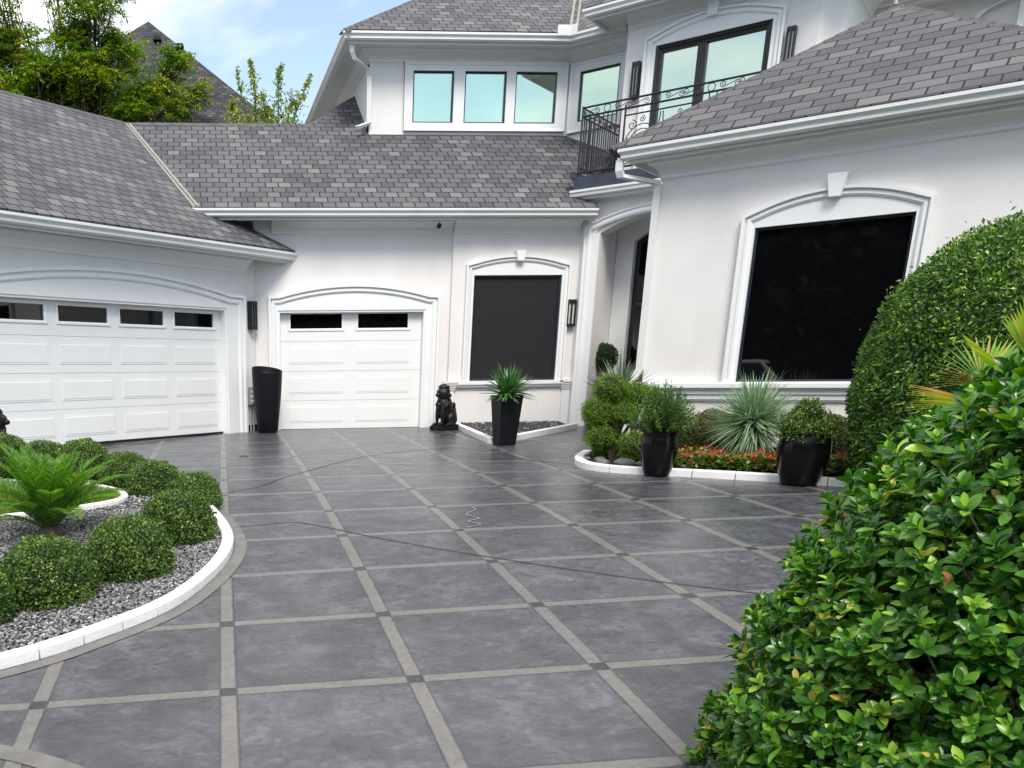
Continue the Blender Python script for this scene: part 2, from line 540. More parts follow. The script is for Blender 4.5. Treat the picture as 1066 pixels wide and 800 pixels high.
def fnoise(P, seed, f=1.0):
    """cheap smooth noise from sines, about -1..1"""
    r = np.random.default_rng(seed)
    out = np.zeros(len(P))
    for i in range(7):
        k = r.normal(size=3) * f * (1 + i * 0.45)
        out += np.sin(P @ k + r.uniform(0, 6.28)) / (1 + i * 0.35)
    return out / 3.0

def sphere_dirs(n, zmin=-1.0, rng=None):
    rng = rng or RNG
    z = rng.uniform(zmin, 1, n); a = rng.uniform(0, 2 * math.pi, n)
    r = np.sqrt(1 - z * z)
    return np.stack([r * np.cos(a), r * np.sin(a), z], 1)

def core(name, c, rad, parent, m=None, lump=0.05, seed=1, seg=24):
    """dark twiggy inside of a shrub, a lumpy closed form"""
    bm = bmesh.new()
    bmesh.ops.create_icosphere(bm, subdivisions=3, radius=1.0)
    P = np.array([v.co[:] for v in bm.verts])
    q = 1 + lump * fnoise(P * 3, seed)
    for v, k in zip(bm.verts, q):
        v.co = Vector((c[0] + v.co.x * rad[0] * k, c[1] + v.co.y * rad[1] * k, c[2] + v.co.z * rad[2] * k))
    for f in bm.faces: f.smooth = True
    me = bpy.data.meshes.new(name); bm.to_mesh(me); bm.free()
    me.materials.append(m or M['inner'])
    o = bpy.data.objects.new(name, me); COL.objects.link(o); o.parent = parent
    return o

# ------------------------------------------------------------------ the ground's height (drive ramps up to a flat court)
SG = 1.3
def gz(x, y):
    s = np.clip((-5.2 - np.asarray(x, float)) / 2.6, 0, 1)
    lift = 0.52 * s * s * (3 - 2 * s) * np.clip((7.0 - np.asarray(y, float)) / 3.0, 0, 1)
    x = np.maximum(np.minimum(np.asarray(x, float), 14.0), -4.0) / SG
    y = np.maximum(np.minimum(np.asarray(y, float), 40.0), -1.0) / SG
    t = 6.609632 - (y + 0.594950 * x)
    z = 0.751904 - 0.083393 * 1.58245 * np.logaddexp(0, t / 1.58245) + 0.0187 * (y - 8)
    return z * SG + lift
def G(x, y):
    return float(gz(x, y))

def ground_sheet(name, xs, ys, m, dz=0.0, kind='structure'):
    X, Y = np.meshgrid(xs, ys, indexing='ij')
    Z = gz(X, Y) + dz
    V = np.stack([X, Y, Z], -1).reshape(-1, 3)
    a, b = len(xs), len(ys)
    I = np.arange(a * b).reshape(a, b)
    F = np.stack([I[:-1, :-1], I[1:, :-1], I[1:, 1:], I[:-1, 1:]], -1).reshape(-1, 4)
    o = np_mesh(name, V, F, m)
    if kind: o["kind"] = kind
    return o

def strip_on_ground(name, path, w, m, dz, parent=None, closed=False, kind='structure'):
    """flat band of width w centred on a plan polyline"""
    pts = [Vector(p) for p in path]; n = len(pts); L = []; Rr = []
    for i in range(n):
        d = pts[(i + 1) % n if closed else min(i + 1, n - 1)] - pts[i - 1 if (closed or i > 0) else 0]
        d.normalize(); nn = Vector((-d.y, d.x))
        for s, lst in ((1, L), (-1, Rr)):
            q = pts[i] + nn * (s * w / 2)
            lst.append((q.x, q.y, G(q.x, q.y) + dz))
    mb = MB()
    mb.add(L + Rr, [(i, (i + 1) % n, n + (i + 1) % n, n + i) for i in range(n if closed else n - 1)])
    o = mb.build(name, m, parent)
    if kind: o["kind"] = kind
    return o

def smooth_path(pts, k=10, closed=False):
    """Catmull-Rom through plan points"""
    out = []; n = len(pts)
    P = [Vector((p[0], p[1])) for p in pts]
    rng = range(n) if closed else range(n - 1)
    for i in rng:
        p0 = P[i - 1] if (closed or i > 0) else P[0] * 2 - P[1]
        p1, p2 = P[i], P[(i + 1) % n]
        p3 = P[(i + 2) % n] if (closed or i + 2 < n) else p2 * 2 - p1
        for j in range(k):
            t = j / k
            out.append(0.5 * ((2 * p1) + (p2 - p0) * t + (2 * p0 - 5 * p1 + 4 * p2 - p3) * t * t + (3 * p1 - p0 - 3 * p2 + p3) * t ** 3))
    if not closed: out.append(P[-1])
    return [(q.x, q.y) for q in out]

# ================================================================== GROUND
def paving_mat():
    m = bpy.data.materials.new("stained_concrete_paving")
    m.use_nodes = True
    n, l = m.node_tree.nodes, m.node_tree.links
    b = n["Principled BSDF"]
    tc = n.new("ShaderNodeTexCoord")
    mp = n.new("ShaderNodeMapping"); mp.vector_type = 'TEXTURE'
    T = 0.757277 * SG
    mp.inputs["Location"].default_value = (0.0496427 * SG, 2.56832 * SG, 0)
    mp.inputs["Rotation"].default_value = (0, 0, -0.02325)
    mp.inputs["Scale"].default_value = (T, T, 1)
    l.new(tc.outputs["Object"], mp.inputs["Vector"])
    wob = n.new("ShaderNodeTexNoise"); wob.inputs["Scale"].default_value = 9; wob.inputs["Detail"].default_value = 3
    l.new(tc.outputs["Object"], wob.inputs["Vector"])
    wsc = n.new("ShaderNodeVectorMath"); wsc.operation = 'SCALE'; wsc.inputs["Scale"].default_value = 0.012
    wad = n.new("ShaderNodeVectorMath"); wad.operation = 'ADD'
    l.new(wob.outputs["Color"], wsc.inputs[0]); l.new(mp.outputs[0], wad.inputs[0]); l.new(wsc.outputs[0], wad.inputs[1])
    sp = n.new("ShaderNodeSeparateXYZ"); l.new(wad.outputs[0], sp.inputs[0])
    def math_(op, a, b_=None, c=None):
        q = n.new("ShaderNodeMath"); q.operation = op
        for i, x in enumerate((a, b_, c)):
            if x is None: continue
            if isinstance(x, (int, float)): q.inputs[i].default_value = x
            else: l.new(x, q.inputs[i])
        return q.outputs[0]
    def dist(c):          # distance to the nearest grid line, in tiles
        f = math_('FRACT', math_('ADD', c, 0.5 - 0.006))
        return math_('ABSOLUTE', math_('SUBTRACT', f, 0.5))
    def ramp(v, a, b_):
        r = n.new("ShaderNodeMapRange"); r.inputs["From Min"].default_value = a; r.inputs["From Max"].default_value = b_
        l.new(v, r.inputs["Value"]); return r.outputs["Result"]
    dx, dy = dist(sp.outputs["X"]), dist(sp.outputs["Y"])
    HB = 0.044
    inx = ramp(dx, HB + 0.003, HB - 0.003); iny = ramp(dy, HB + 0.003, HB - 0.003)
    band = math_('MAXIMUM', inx, iny); cross = math_('MULTIPLY', inx, iny)
    jx = ramp(math_('ABSOLUTE', math_('SUBTRACT', dx, HB)), 0.008, 0.003)
    jy = ramp(math_('ABSOLUTE', math_('SUBTRACT', dy, HB)), 0.008, 0.003)
    joint = math_('MAXIMUM', jx, jy)
    ox = ramp(math_('ABSOLUTE', math_('SUBTRACT', dx, HB + 0.012)), 0.009, 0.004)
    # tile tone per cell
    fl = n.new("ShaderNodeVectorMath"); fl.operation = 'FLOOR'; l.new(wad.outputs[0], fl.inputs[0])
    wn_ = n.new("ShaderNodeTexWhiteNoise"); wn_.noise_dimensions = '2D'; l.new(fl.outputs[0], wn_.inputs["Vector"])
    n1 = n.new("ShaderNodeTexNoise"); n1.inputs["Scale"].default_value = 2.3; n1.inputs["Detail"].default_value = 10; n1.inputs["Roughness"].default_value = 0.70; n1.inputs["Distortion"].default_value = 0.6
    st = n.new("ShaderNodeMapping"); st.inputs["Rotation"].default_value = (0, 0, 0.2); st.inputs["Scale"].default_value = (1.0, 1.5, 1)
    l.new(tc.outputs["Object"], st.inputs["Vector"]); l.new(tc.outputs["Object"], n1.inputs["Vector"])
    n1.inputs["Scale"].default_value = 3.2
    n4 = n.new("ShaderNodeTexNoise"); n4.inputs["Scale"].default_value = 11; n4.inputs["Detail"].default_value = 8; n4.inputs["Roughness"].default_value = 0.7; n4.inputs["Distortion"].default_value = 1.2
    l.new(st.outputs[0], n4.inputs["Vector"])
    n2 = n.new("ShaderNodeTexNoise"); n2.inputs["Scale"].default_value = 30; n2.inputs["Detail"].default_value = 6
    l.new(tc.outputs["Object"], n2.inputs["Vector"])
    cr = n.new("ShaderNodeValToRGB")
    e = cr.color_ramp.elements
    e[0].position = 0.36; e[0].color = (0.027, 0.0285, 0.035, 1)
    e[1].position = 0.66; e[1].color = (0.128, 0.132, 0.155, 1)
    k = e.new(0.5); k.color = (0.056, 0.058, 0.070, 1)
    l.new(math_('ADD', math_('MULTIPLY', n1.outputs["Fac"], 0.55), math_('MULTIPLY', n4.outputs["Fac"], 0.45)), cr.inputs["Fac"])
    hs = n.new("ShaderNodeHueSaturation")
    l.new(cr.outputs["Color"], hs.inputs["Color"])
    tone = math_('MULTIPLY_ADD', wn_.outputs["Value"], 0.30, 0.72)
    l.new(math_('ADD', tone, math_('MULTIPLY', n2.outputs["Fac"], 0.24)), hs.inputs["Value"])
    bc = n.new("ShaderNodeHueSaturation"); bc.inputs["Color"].default_value = (0.135, 0.131, 0.127, 1)
    l.new(math_('ADD', math_('MULTIPLY_ADD', n2.outputs["Fac"], 0.7, 0.35), math_('MULTIPLY', n1.outputs["Fac"], 0.6)), bc.inputs["Value"])
    def mix(f, a, c):
        q = n.new("ShaderNodeMix"); q.data_type = 'RGBA'; l.new(f, q.inputs[0])
        for i, x in ((6, a), (7, c)):
            if isinstance(x, tuple): q.inputs[i].default_value = (*x, 1)
            else: l.new(x, q.inputs[i])
        return q.outputs[2]
    c1 = mix(band, hs.outputs["Color"], bc.outputs["Color"])
    c2 = mix(cross, c1, (0.026, 0.027, 0.031))
    c3 = mix(math_('MULTIPLY', joint, 0.7), c2, (0.035, 0.036, 0.045))
    l.new(c3, b.inputs["Base Color"])
    l.new(math_('MULTIPLY_ADD', n4.outputs["Fac"], 0.42, 0.10), b.inputs["Roughness"])
    b.inputs["Specular IOR Level"].default_value = 0.45
    h1 = math_('MULTIPLY_ADD', joint, -1.2, math_('MULTIPLY', n2.outputs["Fac"], 0.5))
    n3 = n.new("ShaderNodeTexNoise"); n3.inputs["Scale"].default_value = 3.5; n3.inputs["Detail"].default_value = 3
    l.new(st.outputs[0], n3.inputs["Vector"])
    h2 = math_('ADD', h1, math_('MULTIPLY', n3.outputs["Fac"], 3.0))
    bp = n.new("ShaderNodeBump"); bp.inputs["Strength"].default_value = 0.35; bp.inputs["Distance"].default_value = 0.006
    l.new(h2, bp.inputs["Height"]); l.new(bp.outputs["Normal"], b.inputs["Normal"])
    return m
M['paving'] = paving_mat()
M['band'] = mat("light_concrete_band", (0.135, 0.131, 0.127), 0.5, var=0.2, vscale=7, bump=0.3, bscale=40)
M['joint'] = mat("dark_joint", (0.022, 0.023, 0.03), 0.8, var=0.2)
M['earth'] = mat("lawn_far", (0.05, 0.075, 0.025), 0.95, var=0.3, vscale=0.6)
xs = np.concatenate([[-900, -300, -90, -30, -15], np.arange(-10, 14.01, 0.25), [20, 60, 200, 900]])
ys = np.concatenate([[-900, -300, -90, -40, -20, -10], np.arange(-4, 22.01, 0.25), [30, 60, 200, 900]])
far = ground_sheet("ground", xs, ys, M['earth'], dz=-0.03)
drive = ground_sheet("driveway", np.arange(-11, 14.01, 0.2), np.arange(-9, 17.01, 0.2), M['paving'])

# saw-cut control joints wandering over the court
for name, pts in (("control_joint", [(-2.0, 8.0), (0.357, 9.47), (1.0, 10.35), (2.414, 12.157), (4.302, 13.071)]),
                  ("control_joint", [(-0.3, 7.7), (0.336, 7.765), (0.779, 7.813), (0.976, 7.654), (1.5, 7.0), (2.119, 6.354), (3.039, 5.529), (4.6, 4.4)])):
    strip_on_ground(name, smooth_path(pts, 8), 0.014, M['joint'], 0.004)
# pale mineral trace on one slab
M['trace'] = mat("pale_mineral_trace", (0.19, 0.19, 0.195), 0.7, var=0.3, vscale=20)
strip_on_ground("mineral_trace", smooth_path([(2.60, 8.12), (2.50, 8.09), (2.50, 7.98), (2.36, 7.80), (2.42, 7.62), (2.30, 7.52), (2.36, 7.38), (2.22, 7.30)], 6), 0.016, M['trace'], 0.004)
# curved border band in the near left corner
strip_on_ground("border_band", smooth_path([(-2.2, 4.35), (-1.1, 3.93), (-0.55, 3.55), (-0.2, 3.0), (0.0, 2.3)], 8), 0.11, M['band'], 0.004)
strip_on_ground("border_band", [(4.55, 10.6), (4.25, 10.95), (4.1, 11.35), (4.05, 12.0), (4.2, 12.5), (4.32, 12.95)], 0.02, M['joint'], 0.004)

# ================================================================== HOUSE
house = empty("house", (4.0, 17.0, 1.05), 0, "white stucco two-storey house with slate grey shingle roofs and white garage doors", "house")
HI = Matrix.Translation((-4.0, -17.0, -1.05))
_house_parts = []
def hp(mb, name, m, parent=None, smooth=False, bevel=0.0, label=None):
    o = mb.build(name, m, None, smooth, bevel)
    if parent is None or parent is house:
        o.parent = house; o.matrix_parent_inverse = HI
    else:
        o.parent = parent
        o.matrix_parent_inverse = Matrix.Identity(4)
    if label: o["label"] = label
    return o
FA = Frame(-7.75, 7.75, S2, S2)
FC = Frame(0, 16.5, 1, 0)
def FB(c): return Frame(c / 2, c / 2, S2, -S2)
FBAY, FTOW, FPOR, FD2 = FB(18.076), FB(24.7), FB(23.2), FB(25.82)
FD = Frame(0, 18.62, 1, 0)
ZB = 1.02      # bottom of walls, a little under the paving

def arc(U0, U1, zs, zp, n=28):
    um = (U0 + U1) / 2; a = (U1 - U0) / 2; s = zp - zs
    Rr = (a * a + s * s) / (2 * s); zc = zp - Rr
    th = math.asin(min(1, a / Rr))
    return [(um + Rr * math.sin(t), zc + Rr * math.cos(t)) for t in [(-th + 2 * th * i / n) for i in range(n + 1)]]

def surround(F, u0, u1, ztop, U0, U1, zs, zp, z0, zo=None, proud=0.035, mw=0.12, key=None, name="surround"):
    """flat arched surround round an opening (u0..u1, below ztop), with a stepped moulding on its outer edge"""
    mb = MB()
    F.box(mb, U0 + mw, u0, z0, ztop, 0.002, proud)
    F.box(mb, u1, U1 - mw, z0, ztop, 0.002, proud)
    inner = arc(U0, U1, zs, zp)
    low = [(max(U0 + mw, min(U1 - mw, u)), ztop) for u, z in inner]
    F.strip(mb, low, [(l[0], max(ztop + 0.01, z - mw * 0.5)) for l, (u, z) in zip(low, inner)], 0.002, proud)
    o = hp(mb, name, M['trim'])
    mm = MB()
    path = [(U0 + mw, z0)] + [(u + (mw if i == 0 else -mw if i == 28 else 0), z - mw) for i, (u, z) in enumerate(inner)] + [(U1 - mw, z0)]
    path = [(U0 + mw, z0)] + [(min(max(u, U0 + mw), U1 - mw), z - mw) for u, z in arc(U0 + mw * 0.0, U1 - mw * 0.0, zs, zp)][1:-1] + [(U1 - mw, z0)]
    # clean corners: shoulder points where legs meet the arc
    A = arc(U0, U1, zs, zp)
    path = [(U0 + mw, z0), (U0 + mw, A[2][1] - mw * 1.02)] + [(u, z - mw) for u, z in A if U0 + mw * 1.4 < u < U1 - mw * 1.4] + [(U1 - mw, A[2][1] - mw * 1.02), (U1 - mw, z0)]
    p = proud
    prof = [(-0.004, 0.003), (-0.004, p + 0.012), (0.02, p + 0.03), (mw * 0.45, p + 0.03), (mw * 0.5, p + 0.012), (mw * 0.62, p + 0.012), (mw * 0.68, p + 0.055), (mw * 0.98, p + 0.055), (mw * 0.98, 0.003)]
    F.sweep(mm, path, prof)
    mo = hp(mm, "moulding", M['trim'], o)
    mo.parent = o
    if key:
        kc, kz0, kz1, w0, w1 = key
        kb = MB()
        F.prism(kb, [(kc - w0, kz0), (kc + w0, kz0), (kc + w1, kz1), (kc - w1, kz1)], 0.003, p + 0.09)
        hp(kb, "keystone", M['trim'], o, bevel=0.008)
    return o

# ---- walls
mb = MB(); FA.wall(mb, -1.0, 12.37, ZB, 4.2, [(6.86, 11.60, ZB - 0.01, 3.16)]); hp(mb, "wall", M['stucco'])
mb = MB(); FC.wall(mb, 1.0, 4.50, ZB, 4.75, [(1.40, 4.057, ZB - 0.01, 3.15)]); hp(mb, "wall", M['stucco'])
FW_ = Frame(0, 16.42, 1, 0)     # the window bay stands slightly proud of the garage wall
mb = MB(); FW_.wall(mb, 4.50, 6.80, ZB, 4.75, [(4.889, 6.49, 1.908, 3.706)], depth=0.3); hp(mb, "wall", M['stucco'])
# portico wall with arched opening (polygon fill over the arch)
PV0, PV1 = -6.46, -4.44
def v_of(x, c): return (2 * x - c) * S2
mb = MB()
FPOR.box(mb, -6.93, PV0, ZB, 5.0, -0.35, 0.0)
FPOR.box(mb, PV1, -3.6, ZB, 5.0, -0.35, 0.0)
ain = arc(PV0, PV1, 4.36, 4.60)
FPOR.strip(mb, ain, [(u, 5.0) for u, z in ain], -0.35, 0.0)
hp(mb, "wall", M['stucco'])
# recessed entry
mb = MB()
FPOR.box(mb, PV0 - 0.33, PV0 - 0.03, ZB, 4.85, -2.6, -0.352)
FPOR.box(mb, PV1 + 0.03, PV1 + 0.33, ZB, 4.85, -2.6, -0.352)
FPOR.box(mb, PV0 - 0.03, PV1 + 0.03, 4.70, 4.86, -0.9, -0.352)
hp(mb, "entry_recess", M['stucco'])
DV0, DV1 = -6.17, -4.73
FREC = Frame(FPOR.p(0, 0, -0.9)[0], FPOR.p(0, 0, -0.9)[1], S2, -S2)
mb = MB(); FREC.wall(mb, PV0 - 0.03, PV1 + 0.03, ZB, 4.86, [(DV0, DV1, ZB - 0.01, 4.60)], depth=0.2); hp(mb, "wall", M['stucco'])
mb = MB()
FREC.box(mb, PV0 - 0.02, DV0, ZB, 4.28, 0.003, 0.04); FREC.box(mb, DV1, PV1 + 0.02, ZB, 4.28, 0.003, 0.04)
di = [(PV0 - 0.02, 4.28)] + arc(DV0, DV1, 4.28, 4.52) + [(PV1 + 0.02, 4.28)]
FREC.strip(mb, di, [(u, 4.68) for u, z in di], -0.12, 0.04)
hp(mb, "surround", M['trim'])
mb = MB(); FREC.box(mb, DV0, DV1, ZB, 4.60, -0.14, -0.10); ed = hp(mb, "entry_door", M['black'])
for a_, b_ in ((DV0 + 0.08, -5.50), (-5.40, DV1 - 0.08)):
    mb = MB(); FREC.box(mb, a_, b_, 1.25, 4.50, -0.098, -0.092); hp(mb, "pane", M['glass'], ed)
mb = MB(); mb.tube([FREC.p(-5.52, 2.0, -0.05), FREC.p(-5.52, 2.5, -0.05)], 0.012); hp(mb, "handle", M['metal'], ed)
# bay
mb = MB(); FBAY.wall(mb, -4.283, -0.16, ZB - 0.1, 4.75, [(-3.114, -1.490, 1.90, 3.715)], depth=0.25); hp(mb, "wall", M['stucco'])
BL = FBAY.p(-4.283, 0)[:2]; BR = FBAY.p(-0.16, 0)[:2]
FSL = Frame(BL[0] + S2 * 3.3, BL[1] + S2 * 3.3, -S2, -S2)     # left return of the bay, seen only from the portico side
mb = MB(); FSL.wall(mb, 0, 3.27, ZB - 0.1, 4.74, depth=0.24); hp(mb, "wall", M['stucco'])
FSR = Frame(BR[0], BR[1], S2, S2)
mb = MB(); FSR.wall(mb, 0.03, 5.0, ZB - 0.1, 4.74, depth=0.24); hp(mb, "wall", M['stucco'])
# upper storey
mb = MB(); FD.wall(mb, 3.36, 7.20, 5.6, 8.02, [(4.188, 4.974, 6.64, 7.517), (5.183, 5.991, 6.64, 7.52), (6.168, 6.978, 6.637, 7.516)], depth=0.22); hp(mb, "wall", M['stucco'])
FDL = Frame(3.36, 18.62 + 7, 0, -1)
mb = MB(); FDL.wall(mb, 0, 6.97, 5.0, 8.01, depth=0.2); hp(mb, "wall", M['stucco'])
mb = MB(); FD2.wall(mb, -8.075, -6.9, 5.2, 8.02, [(-7.835, -7.08, 6.63, 7.476)], depth=0.22); hp(mb, "wall", M['stucco'])
mb = MB(); FTOW.wall(mb, -6.70, -3.74, 4.9, 8.15, [(-6.187, -4.389, 5.25, 7.37)], depth=0.25); hp(mb, "wall", M['stucco'])
TR_ = FTOW.p(-3.74, 0)[:2]; TL_ = FTOW.p(-6.70, 0)[:2]
FT2 = Frame(TR_[0], TR_[1], 1, 0)
mb = MB(); FT2.wall(mb, 0.004, 0.42, 4.9, 8.14, depth=0.2); hp(mb, "wall", M['stucco'])
FT3 = Frame(TR_[0] + 0.42, TR_[1], S2, S2)
mb = MB(); FT3.wall(mb, 0, 2.2, 4.9, 8.15, depth=0.2); hp(mb, "wall", M['stucco'])
FT4 = Frame(TL_[0] + 2 * S2, TL_[1] + 2 * S2, -S2, -S2)
mb = MB(); FT4.wall(mb, 0, 1.97, 4.9, 8.15, depth=0.2); hp(mb, "wall", M['stucco'])
FRB = FB(28.6)    # wall set back at the right behind the bay roof
mb = MB(); FRB.wall(mb, -5.2, 1.5, 4.5, 8.02, depth=0.2); hp(mb, "wall", M['stucco'])

# ---- garage doors
def garage_door(F, u0, u1, z0, z1, cols, wins, label):
    d = -0.10
    mb = MB()
    rows = 4; h = (z1 - z0) / rows
    for r in range(rows):
        zb = z0 + r * h + (0.002 if r else 0); zt = z0 + (r + 1) * h - 0.002
        if r < rows - 1:
            F.box(mb, u0, u1, zb, zt, d - 0.04, d)
        else:
            us = [u0] + [x for w in wins for x in (w[0], w[1])] + [u1]
            F.box(mb, u0, u1, zb, wins[0][2], d - 0.04, d)
            F.box(mb, u0, u1, wins[0][3], zt, d - 0.04, d)
            for i in range(0, len(us), 2):
                F.box(mb, us[i], us[i + 1], wins[0][2], wins[0][3], d - 0.04, d)
    F.box(mb, u0, u1, z0, z1, d - 0.06, d - 0.041)
    o = hp(mb, "garage_door", M['door'], label=label)
    pm = MB()
    for r in range(rows - 1):
        zc = z0 + (r + 0.53) * h
        for a, b in cols:
            for (g, dd0, dd1) in ((0.0, 0.001, 0.012),):
                # raised panel with sloping shoulders
                hh = 0.148
                o4 = [(a, zc - hh), (b, zc - hh), (b, zc + hh), (a, zc + hh)]
                i4 = [(a + .03, zc - hh + .03), (b - .03, zc - hh + .03), (b - .03, zc + hh - .03), (a + .03, zc + hh - .03)]
                q = [F.p(u, z, d + 0.001) for u, z in o4] + [F.p(u, z, d + 0.005) for u, z in o4] + [F.p(u, z, d + 0.004) for u, z in [(a + .012, zc - hh + .012), (b - .012, zc - hh + .012), (b - .012, zc + hh - .012), (a + .012, zc + hh - .012)]] + [F.p(u, z, d + 0.008) for u, z in i4]
                fs = []
                for k in (0, 4, 8):
                    fs += [(k + i, k + (i + 1) % 4, k + 4 + (i + 1) % 4, k + 4 + i) for i in range(4)]
                fs.append((12, 13, 14, 15)); fs.append((3, 2, 1, 0))
                pm.add(q, fs)
    hp(pm, "raised_panels", M['door'], o)
    for w in wins:
        fm = MB()
        F.sweep(fm, [(w[0], w[2]), (w[0], w[3]), (w[1], w[3]), (w[1], w[2])], [(-0.018, d - 0.03), (-0.018, d + 0.006), (0.0, d + 0.014), (0.022, d + 0.014), (0.03, d + 0.002), (0.0, d + 0.001)], closed=True)
        hp(fm, "window_frame", M['trim'], o)
        gm = MB(); F.box(gm, w[0] + .002, w[1] - .002, w[2] + .002, w[3] - .002, d - 0.03, d - 0.022)
        hp(gm, "pane", M['glass'], o)
    sm = MB(); F.box(sm, u0, u1, z0 - 0.03, z0 + 0.012, d - 0.03, d + 0.012); hp(sm, "bottom_seal", M['black'], o)
    return o
gw = [(8.193 + 1.146 * k, 9.13 + 1.146 * k, 2.83, 3.082) for k in (-1, 0, 1, 2)]
garage_door(FA, 6.86, 11.60, 1.10, 3.16, [(a - 0.02, b + 0.02) for a, b, _, _ in gw], gw, "wide white panelled garage door with four windows")
gw2 = [(1.617, 2.582, 2.832, 3.115), (2.839, 3.786, 2.832, 3.115)]
garage_door(FC, 1.40, 4.057, 1.085, 3.15, [(1.60, 2.60), (2.82, 3.82)], gw2, "narrow white panelled garage door with two windows")
surround(FA, 6.86, 11.60, 3.16, 6.44, 12.04, 3.31, 3.607, ZB, mw=0.15)
surround(FC, 1.40, 4.057, 3.15, 1.225, 4.30, 3.325, 3.575, ZB, mw=0.13)
for F, u0, u1, zt in ((FA, 6.86, 11.60, 3.16), (FC, 1.40, 4.057, 3.15)):
    mb = MB(); F.box(mb, u0, u0 + 0.035, ZB, zt, -0.098, 0.02); F.box(mb, u1 - 0.035, u1, ZB, zt, -0.098, 0.02); F.box(mb, u0 + 0.035, u1 - 0.035, zt - 0.035, zt, -0.098, 0.02)
    hp(mb, "door_stop", M['trim'])

# ---- windows
def window(F, u0, u1, z0, z1, mglass, fw=0.045, d=-0.06, mframe=None, label=None):
    fm = MB()
    F.sweep(fm, [(u0, z0), (u0, z1), (u1, z1), (u1, z0)], [(-fw, d - 0.05), (-fw, d + 0.02), (-0.001, d + 0.03), (-0.001, d - 0.05)], closed=True)
    o = hp(fm, "window", mframe or M['frame'], label=label)
    gm = MB(); F.box(gm, u0 + fw * .8, u1 - fw * .8, z0 + fw * .8, z1 - fw * .8, d - 0.01, d - 0.004)
    hp(gm, "pane", mglass, o)
    return o
window(FW_, 4.889, 6.49, 1.908, 3.706, M['screen'], 0.04, -0.03, label="ground floor window covered with a charcoal sun screen")
surround(FW_, 4.889, 6.49, 3.706, 4.737, 6.625, 3.86, 4.03, 1.90, mw=0.10, proud=0.03, key=(5.69, 3.93, 4.10, 0.06, 0.09))
window(FBAY, -3.114, -1.490, 1.90, 3.715, M['glass'], 0.03, -0.04, label="large black ground floor window of the right wing")
surround(FBAY, -3.114, -1.490, 3.715, -3.262, -1.34, 3.83, 4.07, 1.90, mw=0.11, proud=0.03, key=(-2.30, 3.95, 4.20, 0.06, 0.105))
for a, b in ((4.188, 4.974), (5.183, 5.991), (6.168, 6.978)):
    window(FD, a, b, 6.64, 7.517, M['mirror'], 0.03, -0.03, label="upper window with teal reflective glass")
window(FD2, -7.835, -7.08, 6.63, 7.476, M['mirror'], 0.03, -0.03, label="upper window with teal reflective glass")
mb = MB()
for (a, b) in ((4.02, 4.188), (4.974, 5.183), (5.991, 6.168), (6.978, 7.17)):
    FD.box(mb, a, b, 6.64, 7.517, 0.003, 0.03)
FD.box(mb, 4.02, 7.17, 7.517, 7.66, 0.003, 0.03); FD.box(mb, 4.02, 7.17, 6.50, 6.64, 0.003, 0.03)
wt = hp(mb, "window_trim", M['trim'])
mb = MB(); FD.sweep(mb, [(4.02, 6.50), (4.02, 7.66), (7.17, 7.66), (7.17, 6.50)], [(-0.05, 0.031), (-0.05, 0.045), (-0.01, 0.06), (0.0, 0.06), (0.0, 0.004)], closed=True); hp(mb, "moulding", M['trim'], wt)
mb = MB()
FD2.box(mb, -8.02, -7.835, 6.63, 7.476, 0.003, 0.03); FD2.box(mb, -7.08, -6.98, 6.63, 7.476, 0.003, 0.03)
FD2.box(mb, -8.02, -6.98, 7.476, 7.64, 0.003, 0.03); FD2.box(mb, -8.02, -6.98, 6.45, 6.63, 0.003, 0.03)
wt = hp(mb, "window_trim", M['trim'])
mb = MB(); FD2.sweep(mb, [(-8.02, 6.45), (-8.02, 7.64), (-6.98, 7.64), (-6.98, 6.45)], [(-0.05, 0.031), (-0.05, 0.045), (-0.01, 0.06), (0.0, 0.06), (0.0, 0.004)], closed=True); hp(mb, "moulding", M['trim'], wt)
# french door of the tower
u0, u1, z0, z1 = -6.187, -4.389, 5.25, 7.37
fm = MB()
FTOW.sweep(fm, [(u0, z0), (u0, z1), (u1, z1), (u1, z0)], [(-0.10, -0.12), (-0.10, -0.03), (-0.05, -0.02), (-0.05, 0.0), (-0.001, 0.015), (-0.001, -0.12)], closed=True)
FTOW.box(fm, -5.51, -5.37, z0 + 0.1, z1 - 0.1, -0.12, -0.02)
fd = hp(fm, "balcony_door", M['black'], label="black framed glass balcony door")
for a, b in ((u0 + 0.1, -5.51), (-5.37, u1 - 0.1)):
    gm = MB(); FTOW.box(gm, a, b, z0 + 0.1, z1 - 0.1, -0.09, -0.08); hp(gm, "pane", M['mirrorp'], fd)
surround(FTOW, u0, u1, 7.37, -6.37, -4.205, 7.47, 7.71, 5.2, mw=0.12, proud=0.03, key=(-5.30, 7.60, 7.86, 0.07, 0.11))

